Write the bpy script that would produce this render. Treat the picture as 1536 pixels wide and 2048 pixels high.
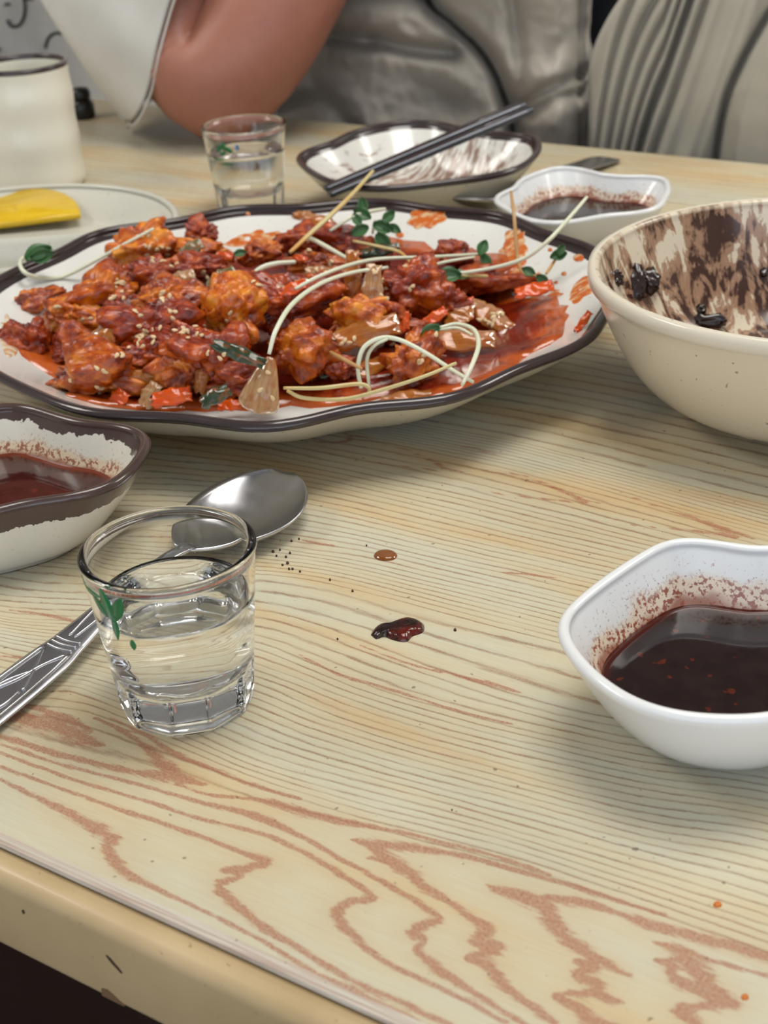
import bpy, bmesh, math, random
import numpy as np
from mathutils import Vector, Matrix, noise
from mathutils.bvhtree import BVHTree

random.seed(7); np.random.seed(7)
for o in list(bpy.data.objects): bpy.data.objects.remove(o)
SC = bpy.context.scene
COL = SC.collection

# ------------------------------------------------------------------ camera
FPX, PITCH, ROLL, CX, CY = 2950.0, math.radians(27.7), math.radians(3.5), 768.0, 1024.0
H = 0.26264                                     # camera height over the table top (table top is z = 0)
_f = np.array([0, math.cos(PITCH), -math.sin(PITCH)])
_r0 = np.array([1.0, 0, 0]); _u0 = np.array([0, math.sin(PITCH), math.cos(PITCH)])
_R = math.cos(ROLL)*_r0 - math.sin(ROLL)*_u0
_U = math.sin(ROLL)*_r0 + math.cos(ROLL)*_u0
CAM = np.array([0, 0, H])
cd = bpy.data.cameras.new('camera'); cam = bpy.data.objects.new('camera', cd); COL.objects.link(cam)
cd.sensor_fit = 'VERTICAL'; cd.sensor_height = 36.0; cd.lens = FPX*36.0/2048.0
cd.clip_start = 0.01; cd.clip_end = 50
cd.dof.use_dof = True; cd.dof.focus_distance = 0.50; cd.dof.aperture_fstop = 20.0
m = Matrix(((_R[0], _U[0], -_f[0], 0), (_R[1], _U[1], -_f[1], 0), (_R[2], _U[2], -_f[2], H), (0, 0, 0, 1)))
cam.matrix_world = m
SC.camera = cam

# ------------------------------------------------------------------ world, lamps, exposure
w = bpy.data.worlds.new('world'); SC.world = w; w.use_nodes = True
w.node_tree.nodes['Background'].inputs[0].default_value = (0.80, 0.88, 1.0, 1)
w.node_tree.nodes['Background'].inputs[1].default_value = 1.9
def area(name, loc, sx, sy, power, col, rot=(0, 0, 0)):
    l = bpy.data.lights.new(name, 'AREA'); l.shape = 'RECTANGLE'; l.size = sx; l.size_y = sy
    l.energy = power; l.color = col
    o = bpy.data.objects.new(name, l); COL.objects.link(o); o.location = loc; o.rotation_euler = rot
    return o
LAMPS = [((0.30, 0.62, 1.55), 14.5), ((-1.7, 0.9, 1.55), 16.0), ((1.9, 1.3, 1.55), 18.0)]
for i, (lp, pw) in enumerate(LAMPS):
    area('ceiling_lamp_light', (lp[0], lp[1], lp[2]-0.012), 0.80, 0.80, pw, (1.0, 0.965, 0.90))
SC.view_settings.view_transform = 'Standard'
SC.view_settings.look = 'None'
SC.view_settings.exposure = 0.20
SC.view_settings.gamma = 1.0
SC.view_settings.use_curve_mapping = False
SC.cycles.max_bounces = 14; SC.cycles.diffuse_bounces = 2; SC.cycles.use_adaptive_sampling = True; SC.cycles.adaptive_threshold = .03; SC.cycles.glossy_bounces = 4; SC.cycles.transmission_bounces = 14

# ------------------------------------------------------------------ helpers
def ray(x, y): return _f + _R*(x-CX)/FPX - _U*(y-CY)/FPX
def P(x, y, z=0.0):
    v = ray(x, y); return CAM + v*((z-H)/v[2])
def depth(q): return float((np.asarray(q)-CAM) @ _f)
TO = P(0, 1678)[:2]; TD = np.array([.825, -.565]); TD /= np.linalg.norm(TD); TN = np.array([-TD[1], TD[0]])
def uv2w(u, v, z=0.0):
    q = TO + TD*u + TN*v; return (q[0], q[1], z)
def w2uv(q):
    d = np.asarray(q)[..., :2]-TO; return d@TD, d@TN
def srgb(r, g, b):
    f = lambda c: ((c/255)/12.92 if c/255 <= .04045 else ((c/255+.055)/1.055)**2.4)
    return (f(r), f(g), f(b), 1.0)

def tag(o, label=None, cat=None, group=None, kind=None):
    if label: o['label'] = label
    if cat: o['category'] = cat
    if group: o['group'] = group
    if kind: o['kind'] = kind
    return o
def link(name, me, mat=None, parent=None, smooth=True):
    o = bpy.data.objects.new(name, me); COL.objects.link(o)
    if mat is not None:
        me.materials.clear(); me.materials.append(mat)
    if smooth and len(me.polygons):
        me.polygons.foreach_set('use_smooth', [True]*len(me.polygons))
    if parent is not None: o.parent = parent
    return o
def empty(name, loc=(0, 0, 0)):
    o = bpy.data.objects.new(name, None); COL.objects.link(o); o.location = loc; o.empty_display_size = .02
    return o
def mesh(name, vs, fs):
    me = bpy.data.meshes.new(name); me.from_pydata([tuple(map(float, v)) for v in vs], [], fs); me.update(); return me
def attr(me, name, vals):
    a = me.attributes.new(name, 'FLOAT', 'POINT'); a.data.foreach_set('value', np.asarray(vals, dtype=np.float32))
def rings_mesh(name, rings, close_start=False, close_end=False, closed=True):
    n = len(rings[0]); vs = [p for r in rings for p in r]; fs = []
    for i in range(len(rings)-1):
        for j in range(n if closed else n-1):
            k = (j+1) % n
            fs.append((i*n+j, i*n+k, (i+1)*n+k, (i+1)*n+j))
    if close_start: fs.append(tuple(reversed(range(n))))
    if close_end: fs.append(tuple(range((len(rings)-1)*n, len(rings)*n)))
    return mesh(name, vs, fs)
def spline(pts, n):
    """Catmull-Rom through points, n samples"""
    p = np.asarray(pts, float); k = len(p)
    if k == 2: return np.array([p[0]*(1-t)+p[1]*t for t in np.linspace(0, 1, n)])
    q = np.vstack([2*p[0]-p[1], p, 2*p[-1]-p[-2]])
    out = []
    for t in np.linspace(0, k-1-1e-9, n):
        i = int(t); s = t-i; a, b, c, d = q[i], q[i+1], q[i+2], q[i+3]
        out.append(.5*((2*b)+(-a+c)*s+(2*a-5*b+4*c-d)*s*s+(-a+3*b-3*c+d)*s**3))
    return np.array(out)
def tube(name, pts, radii, mat, parent=None, ns=8, flat=1.0):
    p = np.asarray(pts, float); n = len(p)
    if np.isscalar(radii): radii = [radii]*n
    rings = []; up = np.array([0, 0, 1.0])
    for i in range(n):
        t = p[min(i+1, n-1)]-p[max(i-1, 0)]; t /= (np.linalg.norm(t)+1e-12)
        a = np.cross(t, up)
        if np.linalg.norm(a) < 1e-3: a = np.cross(t, [0, 1, 0])
        a /= np.linalg.norm(a); b = np.cross(a, t)
        rings.append([p[i]+radii[i]*(a*math.cos(x)+flat*b*math.sin(x)) for x in np.linspace(0, 2*math.pi, ns, endpoint=False)])
    return link(name, rings_mesh(name, rings, True, True), mat, parent)

# ---- node materials
class NT:
    def __init__(s, name):
        s.m = bpy.data.materials.new(name); s.m.use_nodes = True; s.t = s.m.node_tree
        s.b = s.t.nodes['Principled BSDF']
    def n(s, typ, out=0, props=None, **ins):
        nd = s.t.nodes.new('ShaderNode'+typ)
        for k, v in (props or {}).items(): setattr(nd, k, v)
        for k, v in ins.items():
            key = int(k[1:]) if k[0] == 'i' and k[1:].isdigit() else k.replace('_', ' ')
            s.set(nd.inputs[key], v)
        return nd.outputs[out]
    def set(s, sock, v):
        if hasattr(v, 'links'): s.t.links.new(v, sock)
        else: sock.default_value = v
    def p(s, **ins):
        for k, v in ins.items(): s.set(s.b.inputs[k.replace('_', ' ')], v)
        return s
    def math(s, op, a, b=0.0, c=0.0, clamp=False): return s.n('Math', props=dict(operation=op, use_clamp=clamp), i0=a, i1=b, i2=c)
    def mix(s, f, a, b):
        return s.n('Mix', out=2, props=dict(data_type='RGBA'), i0=f, i6=a, i7=b)
    def ramp(s, f, stops):
        nd = s.t.nodes.new('ShaderNodeValToRGB'); e = nd.color_ramp.elements
        while len(e) < len(stops): e.new(.5)
        for i, (pos, c) in enumerate(stops):
            e[i].position = pos; e[i].color = c if isinstance(c, tuple) else (c, c, c, 1)
        s.set(nd.inputs[0], f); return nd.outputs[0]
    def co(s, kind='Object'): return s.n('TexCoord', out={'Generated': 0, 'Object': 3}[kind])
    def scale(s, v, sx, sy, sz): return s.n('Vector' 'Math', props=dict(operation='MULTIPLY'), i0=v, i1=(sx, sy, sz))
    def noise(s, v, sc, det=3, rough=.5, dist=0.0):
        return s.n('TexNoise', Vector=v, Scale=sc, Detail=det, Roughness=rough, Distortion=dist)
    def attr(s, name): return s.n('Attribute', out=2, props=dict(attribute_name=name))
    def step(s, x, a, b):
        return s.n('MapRange', props=dict(interpolation_type='SMOOTHSTEP'), i0=x, i1=a, i2=b, i3=0.0, i4=1.0)
    def bump(s, h, strength=.3, dist=.001):
        s.set(s.b.inputs['Normal'], s.n('Bump', Strength=strength, Distance=dist, Height=h)); return s
def plain(name, col, rough=.5, metal=0.0, coat=0.0, spec=.5, var=0.06, vs=30, bump=0.0):
    t = NT(name); c = t.co(); nz = t.noise(c, vs, 3)
    dark = tuple(x*(1-var*2) for x in col[:3])+(1,)
    t.p(Base_Color=t.mix(nz, dark, tuple(min(1, x*(1+var)) for x in col[:3])+(1,)), Roughness=rough, Metallic=metal, Coat_Weight=coat)
    t.b.inputs['Specular IOR Level'].default_value = spec
    if bump: t.bump(t.noise(c, vs*4, 3), bump, .001)
    return t.m

# ------------------------------------------------------------------ setting: room shell
def box_mesh(name, x0, x1, y0, y1, z0, z1):
    v = [(x, y, z) for z in (z0, z1) for y in (y0, y1) for x in (x0, x1)]
    return mesh(name, v, [(0, 2, 3, 1), (4, 5, 7, 6), (0, 1, 5, 4), (2, 6, 7, 3), (0, 4, 6, 2), (1, 3, 7, 5)])
t = NT('dark_floor'); c = t.co()
t.p(Base_Color=t.ramp(t.noise(c, 6, 4), [(.3, srgb(30, 16, 12)), (.7, srgb(52, 30, 22))]), Roughness=.5)
M_floor = t.m
M_wall = plain('wall_paint', srgb(226, 222, 214), .8, var=.03)
M_ceil = plain('ceiling_paint', srgb(240, 240, 238), .85, var=.02)
FZ = -0.72
def struct(name, me, mat): return tag(link(name, me, mat, smooth=False), kind='structure')
struct('floor', box_mesh('floor', -3, 3, -2.5, 3.2, FZ-.05, FZ), M_floor)
struct('ceiling', box_mesh('ceiling', -3, 3, -2.5, 3.2, 1.62, 1.7), M_ceil)
struct('wall_back', box_mesh('wall_back', -3, 3, 3.2, 3.3, FZ, 1.62), M_wall)
struct('wall_left', box_mesh('wall_left', -3.1, -3, -2.5, 3.2, FZ, 1.62), M_wall)
struct('wall_right', box_mesh('wall_right', 3, 3.1, -2.5, 3.2, FZ, 1.62), M_wall)
# front wall (behind the camera) with a wide open window letting daylight in
M_frame = plain('window_frame_paint', srgb(190, 188, 184), .5)
bmw = [(-3, 3, -.72, -.45), (-3, -2.4, -.45, 1.62), (2.4, 3, -.45, 1.62), (-2.4, 2.4, 1.5, 1.62)]
vs = []; fs = []
for (x0, x1, z0, z1) in bmw:
    me0 = [(x, y, z) for z in (z0, z1) for y in (-2.6, -2.5) for x in (x0, x1)]
    b0 = len(vs); vs += me0; fs += [tuple(b0+i for i in f) for f in [(0, 2, 3, 1), (4, 5, 7, 6), (0, 1, 5, 4), (2, 6, 7, 3), (0, 4, 6, 2), (1, 3, 7, 5)]]
struct('wall_front', mesh('wall_front', vs, fs), M_wall)
wf = struct('window_1', box_mesh('window_1', -.03, .03, -2.58, -2.52, -.45, 1.5), M_frame)
M_metalwhite = plain('lamp_housing', srgb(215, 214, 210), .5)
for i, (lp, pw) in enumerate(LAMPS):
    e = empty('ceiling_lamp', lp)
    tag(e, ['square flush ceiling lamp straight above the table', 'square flush ceiling lamp over the left side of the room', 'square flush ceiling lamp over the right side of the room'][i], 'ceiling lamp', 'square ceiling lamps')
    hs = box_mesh('lamp_housing', -.42, .42, -.42, .42, 0, .07)
    link('lamp_housing', hs, M_metalwhite, e, smooth=False)

# ------------------------------------------------------------------ table
M_lines = None
def wood_material():
    t = NT('pine_laminate'); c = t.co()                       # object coords of the top: x = along grain, y = across
    F = t.attr('grain'); S = t.attr('stroke'); T = t.attr('tint')
    n1 = t.noise(t.scale(c, 14, 90, 1), 1.0, 3, .55)
    n2 = t.noise(t.scale(c, 160, 700, 1), 1.0, 2, .6)
    Fd = t.math('ADD', F, t.math('ADD', t.math('MULTIPLY', t.math('SUBTRACT', n1, .5), 1.0), t.math('MULTIPLY', t.math('SUBTRACT', n2, .5), .28)))
    fr = t.math('FRACT', Fd)
    line = t.ramp(fr, [(0.0, 0.0), (.36, 0.02), (.49, .9), (.57, 1.0), (.67, .18), (.90, 0.0)])
    brk = t.noise(t.scale(c, 22, 260, 1), 1.0, 3, .6)
    line = t.math('MULTIPLY', line, t.step(F, 2.7, 3.3))
    line = t.math('MULTIPLY', line, t.ramp(brk, [(.30, .28), (.58, 1.0)]))
    grit = t.noise(t.scale(c, 1300, 1900, 1), 1.0, 2, .6)
    line = t.math('MULTIPLY', line, t.ramp(grit, [(.3, .6), (.6, 1.0)]))
    low = t.noise(t.scale(c, 5, 30, 1), 1.0, 4, .55)
    base = t.ramp(low, [(.36, srgb(206, 204, 183)), (.52, srgb(208, 198, 166)), (.66, srgb(209, 183, 138))])
    base = t.mix(t.math('MULTIPLY', T, .55), base, srgb(200, 172, 128))
    fine = t.noise(t.scale(c, 60, 1200, 1), 1.0, 3, .6)
    base = t.mix(t.math('MULTIPLY', t.ramp(fine, [(.4, 0.0), (.75, 1.0)]), .16), base, srgb(170, 140, 105))
    lcol = t.mix(t.noise(t.scale(c, 9, 60, 1), 1.0, 2), srgb(124, 98, 74), srgb(150, 88, 62))
    colr = t.mix(t.math('MULTIPLY', line, .80), base, lcol)
    sn = t.noise(t.scale(c, 110, 760, 1), 1.0, 4, .7)
    jg = t.noise(t.scale(c, 260, 380, 1), 1.0, 5, .75)
    s2 = t.math('ADD', t.math('ADD', S, t.math('MULTIPLY', t.math('SUBTRACT', sn, .5), 2.3)), t.math('MULTIPLY', t.math('SUBTRACT', jg, .5), 1.2))
    sm = t.step(s2, .0, .6)
    sm = t.math('MULTIPLY', sm, t.ramp(grit, [(.32, .42), (.60, 1.0)]))
    scol = t.mix(t.noise(t.scale(c, 500, 900, 1), 1.0, 2), srgb(146, 84, 62), srgb(184, 126, 98))
    colr = t.mix(t.math('MULTIPLY', sm, .86), colr, scol)
    # worn pinkish strip along the front cut of the laminate
    sy = t.t.nodes.new('ShaderNodeSeparateXYZ'); t.t.links.new(c, sy.inputs[0])
    ws = t.noise(t.scale(c, 20, 900, 1), 1.0, 3, .6)
    worn = t.mix(t.ramp(ws, [(.4, 0.0), (.6, 1.0)]), srgb(206, 200, 184), srgb(190, 170, 156))
    colr = t.mix(t.math('SUBTRACT', 1.0, t.step(t.math('ADD', sy.outputs[1], t.math('MULTIPLY', ws, .002)), .0026, .0036)), colr, worn)
    # small dark specks of dirt
    dots = t.ramp(t.noise(c, 330, 1, .4), [(.76, 0.0), (.79, 1.0)])
    colr = t.mix(t.math('MULTIPLY', dots, .6), colr, srgb(90, 70, 50))
    t.p(Base_Color=colr, Roughness=t.math('ADD', .34, t.math('MULTIPLY', low, .12)))
    t.b.inputs['Specular IOR Level'].default_value = .45
    t.bump(line, .06, .0004)
    return t.m

GUIDES = [  # pixel polylines of neighbouring year rings, and the ring count up to each
 (0, None), 
 (3, [(0, 1470), (150, 1510), (330, 1550), (512, 1610), (700, 1655), (1024, 1735), (1300, 1830), (1536, 1920)]),
 (5, [(0, 1425), (120, 1415), (200, 1440), (330, 1490), (512, 1565), (700, 1622), (1024, 1705), (1536, 1875)]),
 (8, [(0, 1395), (100, 1362), (230, 1410), (512, 1530), (768, 1600), (1024, 1668), (1536, 1825)]),
 (15, [(0, 1290), (120, 1308), (200, 1330), (512, 1400), (600, 1445), (768, 1500), (1024, 1570), (1300, 1640), (1536, 1668)]),
 (24, [(0, 1235), (200, 1242), (512, 1275), (620, 1320), (768, 1380), (1024, 1450), (1300, 1512), (1536, 1532)]),
 (28, [(0, 1190), (200, 1195), (512, 1212), (620, 1235), (768, 1290), (1024, 1380), (1200, 1430), (1536, 1472)]),
 (31, [(0, 1130), (200, 1150), (512, 1152), (620, 1165), (768, 1200), (1024, 1270), (1300, 1340), (1536, 1392)]),
 (39, [(0, 1075), (300, 1080), (512, 1090), (700, 1115), (1024, 1190), (1300, 1260), (1536, 1312)]),
 (48, [(0, 975), (300, 975), (512, 985), (700, 1022), (1024, 1100), (1300, 1160), (1536, 1212)]),
 (56, [(300, 870), (512, 900), (700, 938), (900, 980), (1024, 1010), (1300, 1080), (1536, 1142)]),
 (61, [(300, 815), (512, 845), (800, 890), (1024, 935), (1200, 985), (1536, 1080)]),
 (70, [(300, 770), (512, 798), (800, 842), (1024, 880), (1300, 950), (1536, 1012)]),
]
STROKES = [  # (x, y, half width mm) reddish late-wood strokes
 [(0, 1558, .8), (70, 1592, 1.2), (130, 1622, 2.2), (190, 1655, 2.8), (225, 1680, 3.0), (215, 1695, 2.4), (240, 1735, 2.4), (290, 1768, 1.3), (400, 1818, .8), (500, 1868, .9), (600, 1928, 1.0), (700, 1978, 1.1), (800, 2025, 1.0), (860, 2060, 1.0)],
 [(0, 1533, .9), (130, 1580, .9), (250, 1622, 1.1), (400, 1672, 1.1), (490, 1708, 1.3), (535, 1722, 2.0), (500, 1735, 2.2), (445, 1740, 1.3), (480, 1752, 1.4), (440, 1768, 2.0), (455, 1795, 2.3), (520, 1850, 1.7), (600, 1898, 1.3), (700, 1958, 1.2), (800, 2004, 1.1), (900, 2052, 1.1)],
 [(0, 1505, .8), (150, 1560, .9), (300, 1604, .9), (400, 1638, 1.0), (512, 1664, 1.2), (580, 1690, 1.1), (660, 1735, 1.2), (745, 1793, 1.4), (700, 1803, 2.0), (675, 1822, 2.4), (685, 1850, 2.0), (735, 1897, 1.4), (800, 1940, 1.1), (900, 1985, 1.0), (1010, 2045, 1.0)],
 [(0, 1488, .9), (120, 1528, .9), (250, 1562, 1.0), (400, 1604, 1.2), (512, 1632, 2.0), (600, 1672, 1.3), (700, 1728, 1.2), (800, 1783, 1.3), (850, 1815, 1.6), (880, 1840, 1.4), (850, 1848, 2.4), (825, 1868, 2.2), (850, 1880, 1.2), (835, 1902, 1.6), (875, 1935, 2.2), (920, 1968, 1.6), (980, 2005, 1.2), (1050, 2050, 1.2)],
 [(0, 1472, 1.9), (90, 1500, 1.9), (180, 1524, 1.8), (280, 1546, 2.0), (330, 1552, 3.2), (380, 1562, 1.6), (415, 1570, .5)],
 [(190, 1436, .8), (245, 1462, 1.3), (290, 1492, 1.6), (320, 1522, 3.2), (350, 1552, 3.6), (400, 1569, .8)],
 [(350, 1568, .5), (420, 1590, .7), (520, 1600, 1.3), (600, 1622, 2.4), (680, 1642, 2.2), (760, 1656, 1.1), (850, 1676, 1.0), (1000, 1715, .9), (1100, 1750, .7)],
 [(0, 1428, 4.0), (60, 1440, 5.5), (120, 1456, 5.0), (175, 1482, 4.0), (210, 1490, .8)],
 [(0, 1405, 1.5), (80, 1418, 1.5), (140, 1440, 2.2), (185, 1462, .6)],
 [(220, 1435, .6), (300, 1475, 1.0), (360, 1512, 1.5), (430, 1540, 1.0), (512, 1572, 1.0), (600, 1598, .9)],
 [(705, 1679, .6), (745, 1688, 2.8), (800, 1692, 2.6), (860, 1700, 1.8), (950, 1717, 1.3), (1024, 1738, 1.2), (1120, 1765, 1.2), (1230, 1800, 1.1), (1330, 1830, .8)],
 [(735, 1716, .7), (775, 1722, 2.4), (820, 1745, 2.8), (850, 1775, 2.0), (900, 1805, 1.5), (945, 1838, 2.0), (975, 1862, 3.0), (950, 1880, 2.4), (985, 1898, 3.6), (935, 1917, 1.0), (975, 1930, 2.4), (1000, 1962, 2.4), (1030, 1990, 1.8), (1110, 2045, 1.5)],
 [(740, 1690, 2.0), (770, 1712, 3.0), (810, 1735, 2.0)],
 [(972, 1770, .5), (1010, 1785, 2.5), (1060, 1800, 3.8), (1090, 1815, 4.0), (1110, 1850, 3.6), (1150, 1890, 2.8), (1200, 1922, 2.4), (1260, 1950, 1.0)],
 [(1080, 1795, 1.5), (1150, 1803, 2.6), (1200, 1815, 1.8), (1240, 1828, 1.2), (1290, 1845, 2.4), (1360, 1865, 2.4), (1450, 1890, 2.6), (1540, 1915, 2.6)],
 [(1150, 1922, 1.0), (1190, 1930, 3.0), (1150, 1950, 1.6), (1190, 1965, 3.2), (1185, 1985, 2.2), (1110, 1990, 1.0), (1150, 2010, 2.6), (1180, 2040, 3.2), (1230, 2060, 3)],
 [(1190, 1985, 2.5), (1240, 2005, 1.2)],
 [(1305, 1884, .6), (1345, 1896, 2.0), (1380, 1915, 2.6), (1340, 1921, 1.6), (1310, 1920, .8), (1345, 1932, 2.0), (1345, 1952, 2.0), (1390, 1980, 3.0), (1440, 2003, 3.0), (1400, 2012, 2.0), (1360, 2022, 2.6), (1390, 2050, 3.0)],
 [(1345, 1896, .9), (1420, 1920, 1.2), (1490, 1940, .9), (1540, 1952, 1.0)],
 [(1380, 1925, 3.5), (1420, 1970, 3.5), (1470, 2010, 2.0)],
 [(870, 1338, .4), (930, 1355, 1.0), (985, 1368, 1.5), (1040, 1386, .6)],
 [(720, 1290, .4), (800, 1322, .6), (880, 1345, .7)],
 [(600, 1310, .5), (680, 1350, .9), (780, 1378, .8), (900, 1418, .7), (1024, 1448, .7)],
 [(1005, 1145, .5), (1050, 1148, 1.1), (1110, 1156, .6)],
 [(1020, 945, .5), (1070, 960, 1.0), (1130, 985, 1.6), (1165, 1000, 1.6), (1200, 1008, .4)],
 [(960, 982, .5), (1060, 995, 1.0), (1130, 1002, 1.0), (1170, 1006, .6)],
 [(1240, 985, .4), (1330, 1018, .9), (1400, 1040, 1.8), (1450, 1060, 2.6), (1510, 1077, .8)],
 [(1240, 1048, .4), (1330, 1056, .7), (1420, 1066, 1.6), (1470, 1075, 1.5)],
 [(700, 868, .5), (800, 895, .6), (860, 920, 1.2), (895, 938, 1.6), (925, 945, .5)],
 [(710, 920, .4), (800, 932, .7), (880, 942, 1.0)],
 [(600, 880, .8), (660, 885, 1.5), (700, 880, 1.6), (690, 865, 1.0)],
 [(606, 1080, .7), (630, 1086, 1.2), (668, 1091, .4)],
 [(900, 888, .5), (960, 900, 1.4), (1010, 912, .6)],
 [(20, 1220, .4), (80, 1228, 1.0), (140, 1240, 1.3), (180, 1250, .5)],
 [(0, 1312, .6), (60, 1318, .8)],
]
def build_table():
    root = empty('dining_table', (float(TO[0]), float(TO[1]), 0))
    ang = math.atan2(TD[1], TD[0]); root.rotation_euler = (0, 0, ang)
    tag(root, 'dining table with pale pine-grain laminate top and cream painted edge', 'table')
    U0, U1, V1 = -.98, .46, .738
    us = np.concatenate([np.arange(U0, -.21, .012), np.arange(-.21, .24, .0008), np.arange(.24, U1+.006, .012)]); us[-1] = U1
    vv = np.concatenate([np.arange(0, .2, .0008), np.arange(.2, .46, .002), np.arange(.46, V1, .006), [V1]])
    uu, v2 = np.meshgrid(us, vv); nu, nv = len(us), len(vv)
    # year-ring phase
    gv = []; gf = []
    for k, (fv, pl) in enumerate(GUIDES):
        gf.append(fv)
        if pl is None: gv.append(np.full(nu, .004)); continue
        q = np.array([P(x, y) for x, y in pl]); a, b = w2uv(q); o = np.argsort(a)
        g = np.interp(us, a[o], b[o]); ker = np.ones(31)/31
        gs = np.convolve(np.pad(g, 15, mode='edge'), ker, 'valid'); gv.append(gs)
    gv.append(np.full(nu, .40)); gf.append(gf[-1]+14)
    gv.append(np.full(nu, .75)); gf.append(gf[-1]+55)
    gv = np.maximum.accumulate(np.array(gv)+np.arange(len(gv))[:, None]*1e-4, axis=0)
    F = np.empty((nv, nu))
    for j in range(nu): F[:, j] = np.interp(vv, gv[:, j], gf)
    F[vv < .0] = 0
    # in the front zone the strokes carry the figure, keep the phase quiet there
    S = np.full((nv, nu), -1.0); T = np.zeros((nv, nu))
    for st in STROKES:
        q = spline([(*w2uv(P(x, y)), wd) for x, y, wd in st], len(st)*4)
        for (a0, b0, w0), (a1, b1, w1) in zip(q[:-1], q[1:]):
            wm = max(w0, w1)*.001*.92+.0002; mg = .012
            iu = np.where((us > min(a0, a1)-mg) & (us < max(a0, a1)+mg))[0]; iv = np.where((vv > min(b0, b1)-mg) & (vv < max(b0, b1)+mg))[0]
            if not len(iu) or not len(iv): continue
            sl = np.ix_(iv, iu); du, dv = a1-a0, b1-b0; L2 = du*du+dv*dv+1e-12
            s = np.clip(((uu[sl]-a0)*du+(v2[sl]-b0)*dv)/L2, 0, 1)
            d = np.hypot(uu[sl]-a0-s*du, v2[sl]-b0-s*dv); wd = (w0+(w1-w0)*s)*.00092+.00015
            S[sl] = np.maximum(S[sl], 1-d/wd)
            T[sl] = np.maximum(T[sl], np.exp(-d/(wd*2.2+.001))*np.clip(wm/.0022, .2, 1))
    vs = np.stack([uu.ravel(), v2.ravel(), np.zeros(nu*nv)], 1)
    idx = np.arange(nu*nv).reshape(nv, nu)
    fs = np.stack([idx[:-1, :-1], idx[:-1, 1:], idx[1:, 1:], idx[1:, :-1]], -1).reshape(-1, 4)
    me = bpy.data.meshes.new('laminate_top')
    me.vertices.add(len(vs)); me.vertices.foreach_set('co', vs.ravel())
    me.loops.add(fs.size); me.loops.foreach_set('vertex_index', fs.ravel().astype(np.int32))
    me.polygons.add(len(fs)); me.polygons.foreach_set('loop_start', np.arange(0, fs.size, 4, dtype=np.int32))
    me.update(calc_edges=True)
    attr(me, 'grain', F.ravel()); attr(me, 'stroke', S.ravel()); attr(me, 'tint', T.ravel())
    link('laminate_top', me, wood_material(), root)
    # worn pinkish-white strip that the laminate shows along its front cut, with the board below it
    t = NT('laminate_cut_edge'); c = t.co()
    t.p(Base_Color=t.mix(t.ramp(t.noise(t.scale(c, 30, 900, 300), 1, 3), [(.35, 0.0), (.65, 1.0)]), srgb(212, 204, 190), srgb(182, 160, 146)), Roughness=.5)
    link('laminate_edge', box_mesh('laminate_edge', U0, U1, -.0012, .0002, -.0016, -.00005), t.m, root, smooth=False)
    link('board', box_mesh('board', U0+.002, U1-.002, .0006, V1-.0006, -.03, -.0006), plain('board_core', srgb(120, 95, 70), .8), root, smooth=False)
    # cream painted edge moulding on the four sides
    t = NT('cream_edge_paint'); c = t.co()
    n = t.noise(c, 22, 4); sp = t.ramp(t.noise(t.scale(c, 260, 420, 420), 1, 2, .6), [(.70, 0.0), (.75, 1.0)])
    col = t.ramp(n, [(.3, srgb(182, 156, 114)), (.7, srgb(202, 176, 134))])
    col = t.mix(t.math('MULTIPLY', sp, .45), col, srgb(96, 76, 52))
    t.p(Base_Color=col, Roughness=.38, Coat_Weight=.15); t.bump(t.noise(c, 90, 3), .12, .001)
    M_edge = t.m
    prof = [(.0004, -.028), (.0004, -.0030), (-.0010, -.0022)]
    for a in np.linspace(90, 180, 9): prof.append((-.0040+.0052*math.cos(math.radians(a)), -.0074+.0052*math.sin(math.radians(a))))
    prof += [(-.0096, -.018)]
    for a in np.linspace(180, 270, 5): prof.append((-.0066+.0030*math.cos(math.radians(a)), -.0275+.0030*math.sin(math.radians(a))))
    def band(p0, p1, nrm):
        rings = []
        for k in range(41):
            s = k/40; q = np.array(p0)*(1-s)+np.array(p1)*s
            rings.append([(q[0]-nrm[0]*a, q[1]-nrm[1]*a, z) for a, z in prof])
        return link('edge_moulding', rings_mesh('edge_moulding', rings, True, True), M_edge, root)
    front = band((U0, 0), (U1, 0), (0, -1)); band((U1, V1), (U0, V1), (0, 1)); band((U0, V1), (U0, 0), (-1, 0)); band((U1, 0), (U1, V1), (1, 0))
    # chips where the paint has come off the front moulding
    M_chip = plain('bare_brown_chip', srgb(74, 50, 34), .8)
    def chip(pts, pl=M_chip):
        vs = [(a, -.0098, z) for a, z in pts]+[(a, -.0094, z) for a, z in pts]; n = len(pts)
        fs = [tuple(range(n)), tuple(reversed(range(n, 2*n)))]+[(i, i+n, (i+1) % n+n, (i+1) % n) for i in range(n)]
        link('paint_chip', mesh('paint_chip', vs, fs), pl, front, smooth=False)
    chip([(.0455, -.0126), (.0468, -.0131), (.0478, -.0140), (.0492, -.0150), (.0506, -.0164), (.0500, -.0166), (.0486, -.0155), (.0474, -.0147), (.0464, -.0138)])
    chip([(.041, -.0290), (.0415, -.0262), (.0436, -.0256), (.0462, -.0268), (.049, -.029)], plain('worn_brown_chip', srgb(120, 92, 64), .7))
    chip([(.0155, -.0110), (.0162, -.0108), (.0163, -.0118), (.0158, -.0122)])
    chip([(.0035, -.0098), (.0041, -.0096), (.0046, -.0108), (.0040, -.0114)])
    M_leg = plain('table_leg_metal', srgb(40, 38, 36), .4, .6)
    for a, b in ((U0+.08, .08), (U1-.08, .08), (U0+.08, V1-.08), (U1-.08, V1-.08)):
        link('leg', box_mesh('leg', a-.022, a+.022, b-.022, b+.022, FZ, -.031), M_leg, root, smooth=False)
    return root
TABLE = build_table()

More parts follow.
